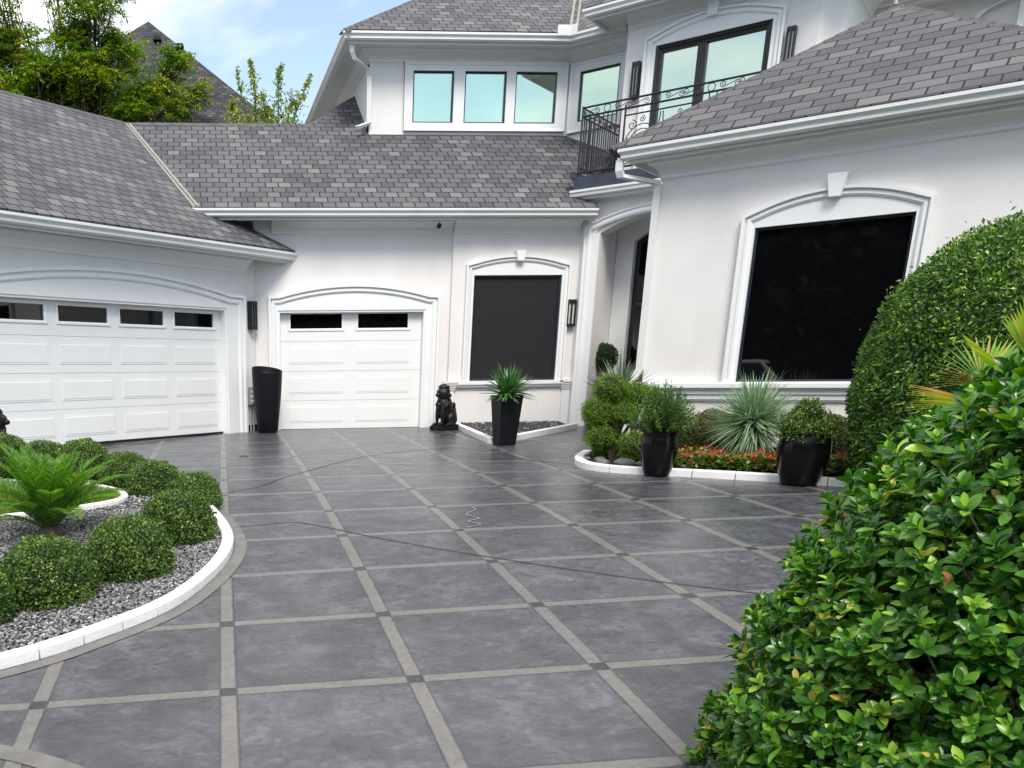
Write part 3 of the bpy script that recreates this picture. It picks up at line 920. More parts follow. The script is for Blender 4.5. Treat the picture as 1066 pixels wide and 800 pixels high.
# ---- portico arch trim
mb = MB()
ao = arc(-6.72, -4.18, 4.47, 4.735); ai = arc(PV0 - 0.04, PV1 + 0.04, 4.36, 4.60)
FPOR.box(mb, -6.72, PV0 - 0.0, ZB, 4.36, 0.003, 0.04); FPOR.box(mb, PV1, -4.18, ZB, 4.36, 0.003, 0.04)
FPOR.strip(mb, [(max(PV0 - 0.26, min(PV1 + 0.26, o_[0])), 4.36 if (o_[0] < PV0 or o_[0] > PV1) else i_[1]) for o_, i_ in zip(ao, ai)], [(o_[0], o_[1] - 0.02) for o_ in ao], 0.003, 0.04)
sr = hp(mb, "surround", M['trim'])
mb = MB()
pth = [(-6.60, ZB), (-6.60, 4.40)] + [(u, z - 0.12) for u, z in ao if -6.56 < u < -4.34] + [(-4.30, 4.40), (-4.30, ZB)]
FPOR.sweep(mb, pth, [(0, 0.041), (0, 0.06), (0.03, 0.075), (0.06, 0.075), (0.075, 0.055), (0.09, 0.055), (0.10, 0.09), (0.12, 0.09), (0.12, 0.004)])
hp(mb, "moulding", M['trim'], sr)

# ---- sills, base courses and cornices (mitred round the corners in plan)
SILL = [(0.004, 1.905), (0.10, 1.905), (0.11, 1.885), (0.11, 1.835), (0.085, 1.82), (0.06, 1.79), (0.06, 1.755), (0.04, 1.74), (0.04, 1.69), (0.02, 1.66), (0.004, 1.65)]
mb = MB(); plan_sweep(mb, [FSL.p(1.6, 0)[:2], BL, BR, FSR.p(4.0, 0)[:2]], SILL); hp(mb, "sill_course", M['trim'])
mb = MB(); plan_sweep(mb, [FW_.p(4.66, 0)[:2], FW_.p(6.62, 0)[:2]], [(0.004, 1.90), (0.09, 1.90), (0.09, 1.845), (0.07, 1.83), (0.055, 1.795), (0.004, 1.79)]); hp(mb, "window_sill", M['trim'])
for uc in (4.535, 6.72):
    mb = MB()
    for (w, z0_, z1_, d) in ((0.14, 1.87, 1.905, 0.09), (0.125, 1.83, 1.869, 0.075), (0.11, 1.79, 1.829, 0.06), (0.095, 1.75, 1.789, 0.045), (0.075, ZB, 1.749, 0.03)):
        FW_.box(mb, uc - w, uc + w if uc > 5 else uc + min(w, 0.12), z0_, z1_, 0.003, d)
    hp(mb, "pilaster", M['stucco'])
def cornice(path, zt, big=False):
    mb = MB()
    plan_sweep(mb, path, [(0.004, zt), (0.16, zt), (0.16, zt - 0.03), (0.12, zt - 0.045), (0.06, zt - 0.10), (0.045, zt - 0.13), (0.045, zt - 0.15), (0.028, zt - 0.155), (0.028, zt - 0.20), (0.004, zt - 0.215)])
    hp(mb, "cornice", M['trim'])
cornice([FA.p(-1.0, 0)[:2], FA.p(12.15, 0)[:2]], 3.96)
cornice([(1.3, 16.5), (4.49, 16.5)], 4.60)
cornice([FW_.p(4.50, 0)[:2], FW_.p(6.75, 0)[:2]], 4.60)
cornice([FSL.p(0.6, 0)[:2], BL, BR, FSR.p(4.0, 0)[:2]], 4.615)
cornice([(3.36, 22.0), (3.36, 18.62), (7.205, 18.62), FD2.p(-6.75, 0)[:2]], 7.86)
cornice([TL_, TR_, (TR_[0] + 0.42, TR_[1]), FT3.p(2.0, 0)[:2]], 7.93)

# ---- eaves: soffit board and fascia, gutter in front
def eave(path, z, ov, gut=True):
    """path = line of the wall; the gutter's front edge stands ov + 0.12 out; z = gutter top"""
    mb = MB()
    plan_sweep(mb, path, [(0.006, z - 0.12), (ov - 0.03, z - 0.12), (ov - 0.03, z - 0.165), (ov, z - 0.165), (ov, z - 0.005), (0.006, z - 0.005)])
    o = hp(mb, "soffit", M['soffit'])
    if gut:
        mb = MB()
        g = ov + 0.002
        plan_sweep(mb, path, [(g, z - 0.004), (g, z - 0.125), (g + 0.06, z - 0.125), (g + 0.085, z - 0.105), (g + 0.085, z - 0.075), (g + 0.095, z - 0.06), (g + 0.118, z - 0.035), (g + 0.118, z), (g + 0.100, z), (g + 0.100, z - 0.025), (g + 0.012, z - 0.05), (g + 0.012, z - 0.004)])
        o = hp(mb, "gutter", M['gutter'])
    return o
eave([FA.p(-1.0, 0)[:2], FA.p(12.90, 0)[:2]], 4.09, 0.43)
eave([(-0.05 , 16.5), (6.87, 16.5)], 4.72, 0.43)
eave([FSL.p(0.3, 0)[:2], BL, BR, FSR.p(4.0, 0)[:2]], 4.755, 0.33)
eave([(3.36, 25.6), (3.36, 18.62), (7.205, 18.62), FD2.p(-7.29 + 0.45, 0)[:2]], 7.965, 0.485)
eave([FT4.p(0.3, 0)[:2], TL_, TR_, (TR_[0] + 0.42, TR_[1]), FT3.p(2.0, 0)[:2]], 8.02, 0.48)
eave([FRB.p(-5.2, 0)[:2], FRB.p(1.5, 0)[:2]], 7.965, 0.485)

# ---- roofs
PITCH = 0.643
def roof_face(name, pts, udir, m, thick=0.05, parent=None, label=None):
    """pts = plan outline with heights on one plane; udir = horizontal direction of the courses"""
    P = [Vector(p) for p in pts]
    u = Vector((udir[0], udir[1], 0)).normalized()
    # plane normal
    nrm = Vector((0, 0, 0))
    for i in range(len(P)):
        a, b = P[i], P[(i + 1) % len(P)]
        nrm += Vector(((a.y - b.y) * (a.z + b.z), (a.z - b.z) * (a.x + b.x), (a.x - b.x) * (a.y + b.y)))
    nrm.normalize()
    if nrm.z < 0: nrm = -nrm
    s = nrm.cross(u).normalized()
    if s.z < 0: s = -s
    me = bpy.data.meshes.new(name)
    n = len(P)
    vs = [p[:] for p in P] + [(p - nrm * thick)[:] for p in P]
    fs = [tuple(range(n)), tuple(range(2 * n - 1, n - 1, -1))] + [(i, (i + 1) % n, n + (i + 1) % n, n + i) for i in range(n)]
    me.from_pydata(vs, [], fs)
    uvl = me.uv_layers.new(name="UVMap")
    for lp in me.loops:
        v = Vector(me.vertices[lp.vertex_index].co)
        uvl.data[lp.index].uv = (v.dot(u), v.dot(s))
    bm = bmesh.new(); bm.from_mesh(me); bmesh.ops.recalc_face_normals(bm, faces=bm.faces); bm.to_mesh(me); bm.free()
    me.materials.append(m)
    o = bpy.data.objects.new(name, me); COL.objects.link(o)
    o.parent = parent or house
    if parent is None: o.matrix_parent_inverse = HI
    if label: o["label"] = label
    return o
def zA(x, y): return 4.12 + 0.6592 * ((y - x) - 14.72) * S2
def zC(x, y): return 4.74 + PITCH * (y - 15.97)
def on(f, pts): return [(x, y, f(x, y)) for x, y in pts]
VAL0 = (0.03, 15.95); VAL1 = (-1.243, 19.03)
RA = (VAL1[0] - 9.0, VAL1[1] - 9.0)
e0 = (1.68, 16.40)
roofA = roof_face("roof", on(zA, [(-8.5, 6.22), e0, (1.72, 16.44), (-0.18, 16.47), VAL1, RA]), (S2, S2), M['shingle'], label="left garage wing roof")
roofC = roof_face("roof", on(zC, [VAL0, (6.87, 15.97), (6.87, 16.08), (6.58, 16.38), (7.93, 17.75), (7.93, 17.9), (7.22, 18.64), (3.40, 18.64), (3.40, 20.35), (3.05, 19.98), (2.75, 19.60), (2.50, 19.28), (2.26, 19.05), VAL1]), (1, 0), M['shingle'], label="roof over the narrow garage")
# rear slopes so that the roofs are solid from elsewhere
zr = zC(0, 19.03)
roof_face("roof", [(VAL1[0], VAL1[1], zr), (2.26, 19.03, zr), (3.3, 19.03, zr), (3.3, 23.5, zr - 2.9), (-3.1, 23.5, zr - 2.9)], (1, 0), M['shingle'], label="rear slope behind the narrow garage")
roof_face("roof", [(VAL1[0], VAL1[1], zr), (-3.1, 23.5, zr - 2.9), (-13.4, 13.2, zr - 2.9), (RA[0], RA[1], zr)], (S2, S2), M['shingle'], label="rear slope of the left wing")
def cap(parent, pts, w=0.13, m=None, lift=0.006):
    """overlapping cap shingles along a ridge or hip"""
    mb = MB()
    for a, b in zip(pts[:-1], pts[1:]):
        a, b = Vector(a), Vector(b); L = (b - a).length; k = max(1, int(L / 0.17)); d = (b - a) / k
        hd = Vector((d.x, d.y, 0)).normalized(); sd_ = Vector((-hd.y, hd.x, 0))
        for i in range(k):
            p = a + d * i; q = a + d * (i + 1.05)
            t0, t1 = lift + 0.009, lift + 0.002
            vs = [p + sd_ * w + Vector((0, 0, t0 - w * .66)), p + Vector((0, 0, t0)), p - sd_ * w + Vector((0, 0, t0 - w * .66)), q + sd_ * w + Vector((0, 0, t1 - w * .66)), q + Vector((0, 0, t1)), q - sd_ * w + Vector((0, 0, t1 - w * .66))]
            vs += [v - Vector((0, 0, 0.015)) for v in vs]
            mb.add(vs, [(0, 1, 4, 3), (1, 2, 5, 4), (6, 9, 10, 7), (7, 10, 11, 8), (0, 6, 7, 1), (1, 7, 8, 2), (3, 4, 10, 9), (4, 5, 11, 10), (0, 3, 9, 6), (2, 8, 11, 5)])
    o = hp(mb, "ridge_cap", m or M['capsh'], parent)
    return o
M['capsh'] = mat("ridge_shingle", (0.098, 0.096, 0.103), 0.88, spec=0.2, var=0.25, vscale=6, bump=0.5, bscale=90)
H0 = Vector((4.0, 17.0, 1.05))
def child_of_part(o, parent):
    return o
cap(roofC, [(VAL1[0], VAL1[1], zr), (2.26, 19.05, zr), *on(zC, [(2.50, 19.28), (2.75, 19.60), (3.05, 19.98), (3.38, 20.33)])], 0.11)
cap(roofA, [(RA[0], RA[1], zr), (VAL1[0], VAL1[1], zr)], 0.11)
mb = MB()
for (o1, o2) in ((-0.055, -0.012), (0.012, 0.055)):
    a = Vector((VAL0[0], VAL0[1], zC(*VAL0))); b = Vector((VAL1[0], VAL1[1], zr)); d = (b - a); hd = Vector((d.x, d.y, 0)).normalized(); sv = Vector((hd.y, -hd.x, 0))
    for (p, q) in ((o1, o2),):
        pts = []
        for base in (a + d * 0.01, b - d * 0.02):
            for off in (p, q):
                t = base + sv * off
                z = max(zA(t.x, t.y), zC(t.x, t.y))
                pts.append((t.x, t.y, z + 0.012))
        pts2 = [(x, y, z - 0.03) for x, y, z in pts]
        mb.add(pts + pts2, [(0, 1, 3, 2), (4, 6, 7, 5), (0, 4, 5, 1), (1, 5, 7, 3), (3, 7, 6, 2), (2, 6, 4, 0)])
hp(mb, "valley_flashing", M['flash'], roofC)
# bay roof: hips rising from both eave corners
zBay = lambda x, y: 4.775 + PITCH * ((x + y) - 17.46) * S2
E0 = Vector((5.275, 12.185)); AP = Vector((8.911, 12.185)); E1 = Vector((8.911, 8.549))
zap = zBay(*AP)
roofB = roof_face("roof", on(zBay, [tuple(E0), tuple(E1), tuple(AP)]), (S2, -S2), M['shinglebay'], label="hipped roof of the right wing")
BKL = (E0.x + 3.6, E0.y + 3.6)
roof_face("roof", [(E0.x, E0.y, 4.775), (AP.x, AP.y, zap), (AP.x + 2.2, AP.y + 2.2, zap), (E0.x + 2.9, E0.y + 2.9, 4.775)], (S2, S2), M['shinglebay'], label="left slope of the right wing")
roof_face("roof", [(E1.x, E1.y, 4.775), (AP.x, AP.y, zap), (AP.x + 2.6, AP.y + 2.6, zap), (E1.x + 3.5, E1.y + 3.5, 4.775)], (S2, S2), M['shinglebay'], label="right slope of the right wing")
cap(roofB, [(E0.x + .06, E0.y, 4.80), (AP.x, AP.y, zap)], 0.085)
cap(roofB, [(E1.x, E1.y, 4.775), (AP.x, AP.y, zap)], 0.085)
mb = MB(); mb.tube([(AP.x - .05, AP.y, zap), (AP.x - .05, AP.y, zap + 0.16)], 0.02); hp(mb, "vent_pipe", M['metal'], roofB)
# upper roofs
zD = lambda x, y: 7.985 + PITCH * (y - 18.03)
zD2 = lambda x, y: 7.985 + PITCH * ((x + y) - 25.03) * S2
zDL = lambda x, y: 7.985 + PITCH * (x - 2.77)
K0 = (2.77, 18.03); K1 = (7.0, 18.03)
hh = 3.6
H1 = (K0[0] + hh, K0[1] + hh); H2 = (K1[0] + 0.4142 * hh, K1[1] + hh)
roofD = roof_face("roof", on(zD, [K0, K1, H2, H1]), (1, 0), M['shingle'], label="main upper roof")
e2 = (7.45, 17.58)
roof_face("roof", on(zD2, [K1, e2, (e2[0] + 3.2, e2[1] + 3.2), H2]), (S2, -S2), M['shingle'], label="angled upper roof face")
roof_face("roof", on(zDL, [K0, H1, (H1[0], 25.6), (K0[0], 25.6)]), (0, 1), M['shingle'], label="left upper roof face")
cap(roofD, [(K0[0], K0[1], 7.985), (H1[0], H1[1], zD(*H1))], 0.11)
mb = MB()
a = Vector((*K1, 7.985)); b = Vector((*H2, zD(*H2))); 
for off in (-0.09, 0.03):
    pts = []
    for base in (a, b):
        for o_ in (off, off + 0.05):
            x, y = base.x + o_, base.y
            pts.append((x, y, max(zD(x, y), zD2(x, y)) + 0.014))
    mb.add(pts + [(x, y, z - 0.02) for x, y, z in pts], [(0, 1, 3, 2), (4, 6, 7, 5), (0, 4, 5, 1), (1, 5, 7, 3), (3, 7, 6, 2), (2, 6, 4, 0)])
hp(mb, "valley_flashing", M['flash'], roofD)
mb = MB(); plan_sweep(mb, [(6.70, 18.62), (7.205, 18.62), FD2.p(-7.70, 0)[:2]], [(0.602, 7.93), (0.615, 7.93), (0.615, 8.10), (0.602, 8.10)]); hp(mb, "splash_guard", M['gutter'])
zT = lambda x, y: 8.04 + PITCH * ((x + y) - 23.87) * S2
TE0 = (6.80, 17.07); TE1 = (9.9, 13.97)
mx_, my_ = 10.9, 17.07
roofT = roof_face("roof", on(zT, [TE0, TE1, (mx_, 14.55), (mx_, 17.07)]), (S2, -S2), M['shingle'], label="roof over the balcony door")
roof_face("roof", [(*TE0, 8.04), (mx_, my_, zT(mx_, my_)), (9.6, 19.9, 8.04)], (S2, S2), M['shingle'], label="left face of the roof over the balcony door")
roof_face("roof", [(10.0, 13.99, 8.04), (14.0, 18.0, 8.04), (mx_ + 1.5, my_ + 1.5, 10.3), (mx_, 14.57, zT(mx_, 14.57))], (S2, S2), M['shingle'], label="right face of the roof over the balcony door")

# ---- balcony
sl = MB()
P0_ = FB(22.9)
sl_pts = [P0_.p(-6.93, 0)[:2], P0_.p(-3.6, 0)[:2], FTOW.p(-3.6, 0)[:2], FTOW.p(-6.93, 0)[:2]]
sl.add([(x, y, 5.03) for x, y in sl_pts] + [(x, y, 5.26) for x, y in sl_pts], [(0, 1, 2, 3), (7, 6, 5, 4), (0, 4, 5, 1), (1, 5, 6, 2), (2, 6, 7, 3), (3, 7, 4, 0)])
bal = hp(sl, "balcony", M['fascia'])
mb = MB()
plan_sweep(mb, [P0_.p(-6.95, 0)[:2], P0_.p(-3.6, 0)[:2]], [(0.004, 5.03), (0.004, 4.93), (0.05, 4.93), (0.075, 4.95), (0.08, 4.99), (0.10, 5.01), (0.10, 5.045), (0.08, 5.045), (0.004, 5.028)])
hp(mb, "gutter", M['gutter'], bal)
mb = MB(); P0_.box(mb, -6.90, -3.6, 4.90, 4.999, -0.5, 0.0); hp(mb, "soffit", M['trim'], bal)
sideF = Frame(P0_.p(-6.95, 0)[0] , P0_.p(-6.95, 0)[1], S2, S2)
mb = MB(); sideF.box(mb, 0.0, 2.05, 5.26, 5.36, -0.06, 0.0); hp(mb, "parapet", M['fascia'], bal)
# railing: front run along the slab edge and side run back to the wall
FR = FB(22.98)
railing = None
def bars(F, u0, u1, zb, zt, step, mb, r=0.010):
    k = int(round((u1 - u0) / step))
    for i in range(1, k):
        u = u0 + (u1 - u0) * i / k
        q = MB(); q.tube([F.p(u, zb), F.p(u, zt)], r, 6); hp(q, "baluster", M['black'], bal)
def scroll(F, mb, cu, cz, rad, turns, a0, sgn=1, r=0.007, n=26):
    pts = []
    for i in range(n + 1):
        t = i / n; a = a0 + sgn * turns * 2 * math.pi * t; q = rad * (1 - 0.82 * t)
        pts.append(F.p(cu + q * math.cos(a), cz + q * math.sin(a)))
    mb.tube(pts, r, 5)
ZR = 6.33
for u in (-6.885, -6.16, -4.98, -4.2):
    mb = MB(); mb.tube([FR.p(u, 5.26), FR.p(u, ZR + (0.02 if u < -6.5 else -0.08))], 0.016, 6); hp(mb, "post", M['black'], bal)
for z in (ZR, ZR - 0.135, 5.33):
    mb = MB(); mb.tube([FR.p(-6.885, z), FR.p(-3.7, z)], 0.016, 6); hp(mb, "rail", M['black'], bal)
mb = MB(); mb.tube([FR.p(-6.16, ZR - 0.24), FR.p(-4.98, ZR - 0.24)], 0.012, 6); hp(mb, "rail", M['black'], bal)
mb = MB(); bars(FR, -6.885, -6.16, 5.33, ZR - 0.135, 0.075, mb); bars(FR, -4.98, -4.2, 5.33, ZR - 0.135, 0.105, mb); bars(FR, -4.2, -3.7, 5.33, ZR - 0.135, 0.105, mb)
def sc_part(fn):
    q = MB(); fn(q); hp(q, "scroll", M['black'], bal)
def ringf(cu_, cz_, r_):
    sc_part(lambda q: q.tube([FR.p(cu_ + r_ * math.cos(a), cz_ + r_ * math.sin(a)) for a in np.linspace(0, 2 * math.pi, 17)], 0.0065, 5))
def sscroll(F, uc, zc, s=1.0):
    """one bar curled at both ends"""
    def f(q):
        pts = []
        for i in range(15):
            t = 1 - i / 14; a = math.pi * 1.5 - t * 1.35 * 2 * math.pi; r_ = 0.05 * s * (1 - 0.72 * t)
            pts.append((uc - 0.10 * s + r_ * math.cos(a), zc + 0.012 + r_ * math.sin(a) * .9))
        pts2 = [(2 * uc - u, 2 * zc - z) for u, z in reversed(pts)]
        q.tube([F.p(u, z) for u, z in pts + pts2], 0.0065, 5)
    sc_part(f)
for i, uc in enumerate(np.arange(-6.74, -3.8, 0.27)):
    if i % 3 == 1: ringf(uc, ZR - 0.067, 0.055)
    else: sscroll(FR, uc, ZR - 0.067)
cu = -5.57
for sg in (1, -1):
    for rr in (0.085, 0.15, 0.215, 0.28):
        sc_part(lambda q: q.tube([FR.p(cu + sg * 0.29 + rr * math.cos(a), 5.62 + rr * 1.1 * math.sin(a)) for a in np.linspace(-0.5, math.pi + 0.5, 22)], 0.0085, 5))
    sc_part(lambda q: q.tube([FR.p(cu + sg * (0.58 - 0.56 * math.sin(t)), 5.36 + 0.70 * (1 - math.cos(t))) for t in np.linspace(0, math.pi / 2, 16)], 0.009, 5))
    sc_part(lambda q: scroll(FR, q, cu + sg * 0.46, 5.93, 0.075, 1.5, math.pi * 0.5, sg))
    sc_part(lambda q: scroll(FR, q, cu + sg * 0.10, 5.80, 0.06, 1.5, math.pi * 0.5, -sg))
    sc_part(lambda q: scroll(FR, q, cu + sg * 0.30, 6.00, 0.05, 1.5, math.pi * 0.5, sg))
    sc_part(lambda q: scroll(FR, q, cu + sg * 0.52, 5.70, 0.05, 1.5, 0, -sg))
RC = FR.p(-6.885, 0)
FS = Frame(RC[0], RC[1], S2, S2)
for z in (ZR, ZR - 0.135, 5.42):
    mb = MB(); mb.tube([FS.p(0, z), FS.p(1.82, z)], 0.016, 6); hp(mb, "rail", M['black'], bal)
mb = MB(); mb.tube([FS.p(1.80, 5.26), FS.p(1.80, ZR)], 0.016, 6); hp(mb, "post", M['black'], bal)
bars(FS, 0, 1.8, 5.36, ZR - 0.135, 0.10, None)
for uc in np.arange(0.17, 1.7, 0.24):
    sscroll(FS, uc, ZR - 0.067, 0.9)

# ---- downspouts
def downspout(pts, side, w=0.085, h=0.065, label=None):
    mb = MB(); mb.rect_tube(pts, w, h, side)
    o = hp(mb, "downspout", M['gutter'], label=label); return o
c = FBAY.p
downspout([c(-4.72, 4.64, 0.36), c(-4.72, 4.52, 0.36), c(-4.70, 4.46, 0.34), c(-4.36, 4.38, 0.06), c(-4.325, 4.33, 0.03), c(-4.325, 2.2, 0.03), c(-4.325, 2.08, 0.03), c(-4.42, 1.86, 0.05), c(-4.42, 1.10, 0.05)], (S2, -S2, 0), label="downspout at the corner of the right wing")
downspout([(2.95, 18.20, 7.82), (2.95, 18.22, 7.70), (3.02, 18.28, 7.60), (3.30, 18.50, 7.50), (3.34, 18.56, 7.40), (3.34, 18.56, 6.75), (3.34, 18.56, 6.62), (3.10, 18.40, 6.50)], (1, 0, 0), label="downspout of the upper storey")
FRX = FB(28.5)
downspout([FRX.p(-1.30, 7.86, 0.30), FRX.p(-1.42, 7.74, 0.12), FRX.p(-1.90, 7.60, 0.02), FRX.p(-2.01, 7.50, 0.02), FRX.p(-2.01, 6.0, 0.02)], (S2, -S2, 0), label="bent downspout behind the right wing roof")
downspout([FRX.p(-1.42, 7.84, 0.06), FRX.p(-1.42, 5.4, 0.06)], (S2, -S2, 0), label="straight downspout behind the right wing roof")
mb = MB()
FRB.sweep(mb, [(-4.6, 5.6), (-4.6, 7.62), (-2.7, 7.62), (-2.7, 5.6)], [(-0.06, 0.004), (-0.06, 0.03), (0, 0.05), (0, 0.004)], closed=True); hp(mb, "window_trim", M['trim'])

# ---- lanterns: black box frames with slim glass
def lantern(F, u, z0, z1, w, label, dp=0.11):
    mb = MB()
    F.box(mb, u - w / 2, u + w / 2, z0, z0 + 0.05, 0.012, dp); F.box(mb, u - w / 2, u + w / 2, z1 - 0.05, z1, 0.012, dp)
    F.box(mb, u - w / 2, u + w / 2, z0 + 0.02, z1 - 0.02, 0.004, 0.02)
    for a in (u - w / 2, u - 0.012, u + w / 2 - 0.025):
        F.box(mb, a, a + 0.025, z0 + 0.05, z1 - 0.05, dp - 0.028, dp - 0.002)
    for a in (u - w / 2, u + w / 2 - 0.02):
        F.box(mb, a + 0.001, a + 0.019, z0 + 0.05, z1 - 0.05, 0.021, dp - 0.029)
    o = hp(mb, "wall_lantern", M['black'], label=label)
    g = MB(); F.box(g, u - w / 2 + 0.028, u - 0.014, z0 + 0.05, z1 - 0.05, 0.03, dp - 0.03); F.box(g, u + 0.015, u + w / 2 - 0.027, z0 + 0.05, z1 - 0.05, 0.03, dp - 0.03)
    hp(g, "lamp_glass", M['lampglass'], o)
lantern(FA, 12.235, 2.83, 3.30, 0.15, "black wall lantern between the two garage doors")
lantern(FW_, 6.69, 2.83, 3.29, 0.16, "black wall lantern beside the screened window", 0.09)
lantern(FTOW, -6.475, 6.62, 7.18, 0.13, "black wall lantern left of the balcony door")
lantern(FTOW, -4.09, 6.62, 7.18, 0.13, "black wall lantern right of the balcony door")

# ---- security camera under the eave, utility box in the corner, weep strip
mb = MB()
cp = FC.p(4.19, 4.56, 0.20)
mb.box((cp[0], cp[1], cp[2] + 0.015), (0.09, 0.09, 0.03))
mb.tube([(cp[0], cp[1], cp[2]), (cp[0], cp[1] - 0.02, cp[2] - 0.05)], 0.02)
sc_ = hp(mb, "security_camera", M['trim'], label="small white security camera under the eave")
mb = MB(); mb.lathe([(0.001, -0.045), (0.03, -0.035), (0.045, 0), (0.03, 0.035), (0.001, 0.045)], (cp[0], cp[1] - 0.03, cp[2] - 0.07), 14); hp(mb, "lens", M['black'], sc_, True)
mb = MB(); FA.box(mb, 12.10, 12.30, 1.55, 1.86, 0.003, 0.10); ub = hp(mb, "utility_box", M['metal'], bevel=0.008, label="grey utility box behind the tall pot")
mb = MB()
for k in range(3):
    FA.box(mb, 12.12, 12.28, 1.60 + k * 0.08, 1.64 + k * 0.08, 0.101, 0.125)
hp(mb, "valve", M['trim'], ub)
mb = MB(); mb.tube([FA.p(12.16, ZB, 0.04), FA.p(12.16, 1.549, 0.04)], 0.016); mb.tube([FA.p(12.24, ZB, 0.04), FA.p(12.24, 1.549, 0.04)], 0.016); hp(mb, "pipe", M['metal'], ub)
mb = MB(); FA.box(mb, 12.05, 12.36, ZB, 1.20, 0.004, 0.02); hp(mb, "base_strip", M['black'])
mb = MB(); FC.box(mb, 1.03, 1.22, ZB, 1.20, 0.004, 0.02); hp(mb, "base_strip", M['black'])
mb = MB(); FPOR.box(mb, -6.46, -6.08, ZB, 1.17, -0.345, -0.36 + 0.30); hp(mb, "base_strip", M['black'])

# ================================================================== PLANTING BEDS
def kerb(name, path, w=0.13, h=0.085, seg=0.5, closed=False, label=None, gap=0.006):
    """row of white blocks following a plan polyline"""
    P = [Vector(p) for p in path]
    if closed: P.append(P[0])
    L = [0.0]
    for a, b in zip(P[:-1], P[1:]): L.append(L[-1] + (b - a).length)
    def at_(s):
        s = max(0, min(L[-1], s))
        for i in range(len(L) - 1):
            if s <= L[i + 1] + 1e-9:
                t = (s - L[i]) / max(1e-9, L[i + 1] - L[i]); return P[i].lerp(P[i + 1], t)
        return P[-1]
    k = max(1, round(L[-1] / seg)); mb = MB()
    for b in range(k):
        s0, s1 = L[-1] * b / k + gap / 2, L[-1] * (b + 1) / k - gap / 2
        rows = []
        for j in range(6):
            s = s0 + (s1 - s0) * j / 5
            p = at_(s); d = (at_(s + 0.03) - at_(s - 0.03)).normalized(); n_ = Vector((d.y, -d.x))
            g = G(p.x, p.y)
            pr = [(-w / 2, -0.06), (-w / 2, h - 0.012), (-w / 2 + 0.012, h), (w / 2 - 0.012, h), (w / 2, h - 0.012), (w / 2, -0.06)]
            rows.append([(p.x + n_.x * o, p.y + n_.y * o, g + z) for o, z in pr])
        m = 6; q = [x for r in rows for x in r]
        fs = [(i * m + a, i * m + (a + 1) % m, (i + 1) * m + (a + 1) % m, (i + 1) * m + a) for i in range(5) for a in range(m)]
        fs += [tuple(range(m - 1, -1, -1)), tuple(5 * m + a for a in range(m))]
        mb.add(q, fs)
    o = mb.build(name, M['kerb']); o["kind"] = "structure"
    if label: o["label"] = label
    return o

def bed_fill(name, path, m, dz):
    """slightly mounded soil sheet inside a closed outline"""
    c = Vector((sum(p[0] for p in path) / len(path), sum(p[1] for p in path) / len(path)))
    n = len(path); K = 6; V = []; F = []
    for i in range(K + 1):
        for p in path:
            q = c.lerp(Vector(p), i / K)
            V.append((q.x, q.y, G(q.x, q.y) + dz))
    mb = MB(); mb.add(V, [(i * n + j, i * n + (j + 1) % n, (i + 1) * n + (j + 1) % n, (i + 1) * n + j) for i in range(K) for j in range(n)])
    o = mb.build(name, m); o["kind"] = "structure"; return o

def inside(path, P):
    x, y = P[:, 0], P[:, 1]; r = np.zeros(len(P), bool); n = len(path)
    for i in range(n):
        (x1, y1), (x2, y2) = path[i], path[(i + 1) % n]
        c = ((y1 > y) != (y2 > y)) & (x < (x2 - x1) * (y - y1) / (y2 - y1 + 1e-12) + x1)
        r ^= c
    return r
def dist_path(path, P, closed=True):
    d = np.full(len(P), 1e9); n = len(path)
    for i in range(n if closed else n - 1):
        a = np.array(path[i]); b = np.array(path[(i + 1) % n]); ab = b - a
        t = np.clip(((P - a) @ ab) / (ab @ ab + 1e-12), 0, 1)
        d = np.minimum(d, np.linalg.norm(P - a - t[:, None] * ab, axis=1))
    return d

def rock_tpl(sub=1):
    bm = bmesh.new(); bmesh.ops.create_icosphere(bm, subdivisions=sub, radius=1)
    V = np.array([v.co[:] for v in bm.verts]); F = np.array([[v.index for v in f.verts] for f in bm.faces]); bm.free()
    return V, F
def stones(name, P, size, m, label, cat, flat=0.55, sub=1, smooth=False, jit=0.28):
    T, F = rock_tpl(sub); n = len(P); r = RNG
    s = r.uniform(size[0], size[1], n)[:, None] * r.uniform(0.6, 1.2, (n, 3)); s[:, 2] *= flat
    V = T[None] * (1 + r.normal(0, jit, (n, len(T), 1)) * 0.6) * s[:, None, :]
    a = r.uniform(0, 6.28, n); t = r.normal(0, 0.5, n)
    c, sn = np.cos(t)[:, None], np.sin(t)[:, None]
    y = V[..., 1] * c - V[..., 2] * sn; z = V[..., 1] * sn + V[..., 2] * c
    c, sn = np.cos(a)[:, None], np.sin(a)[:, None]
    V = np.stack([V[..., 0] * c - y * sn, V[..., 0] * sn + y * c, z], -1) + P[:, None, :]
    FF = F[None] + (np.arange(n) * len(T))[:, None, None]
    o = np_mesh(name, V.reshape(-1, 3), FF.reshape(-1, 3), m, smooth=smooth)
    return tag(o, label, cat, kind='stuff')

def chip_mat(name, stops, rough=0.75, spec=0.3):
    m = leaf_mat(name, stops, rough, spec, 0.0, 3.0, 0.0); return m
M['chips'] = chip_mat("grey_stone_chips", [(0.0, (0.05, 0.05, 0.052)), (0.3, (0.13, 0.13, 0.135)), (0.75, (0.24, 0.24, 0.25)), (1.0, (0.46, 0.46, 0.47))])
M['pebbles'] = chip_mat("black_pebbles", [(0.0, (0.008, 0.008, 0.01)), (0.6, (0.03, 0.03, 0.036)), (0.9, (0.08, 0.08, 0.09)), (1.0, (0.35, 0.35, 0.36))], 0.4, 0.5)

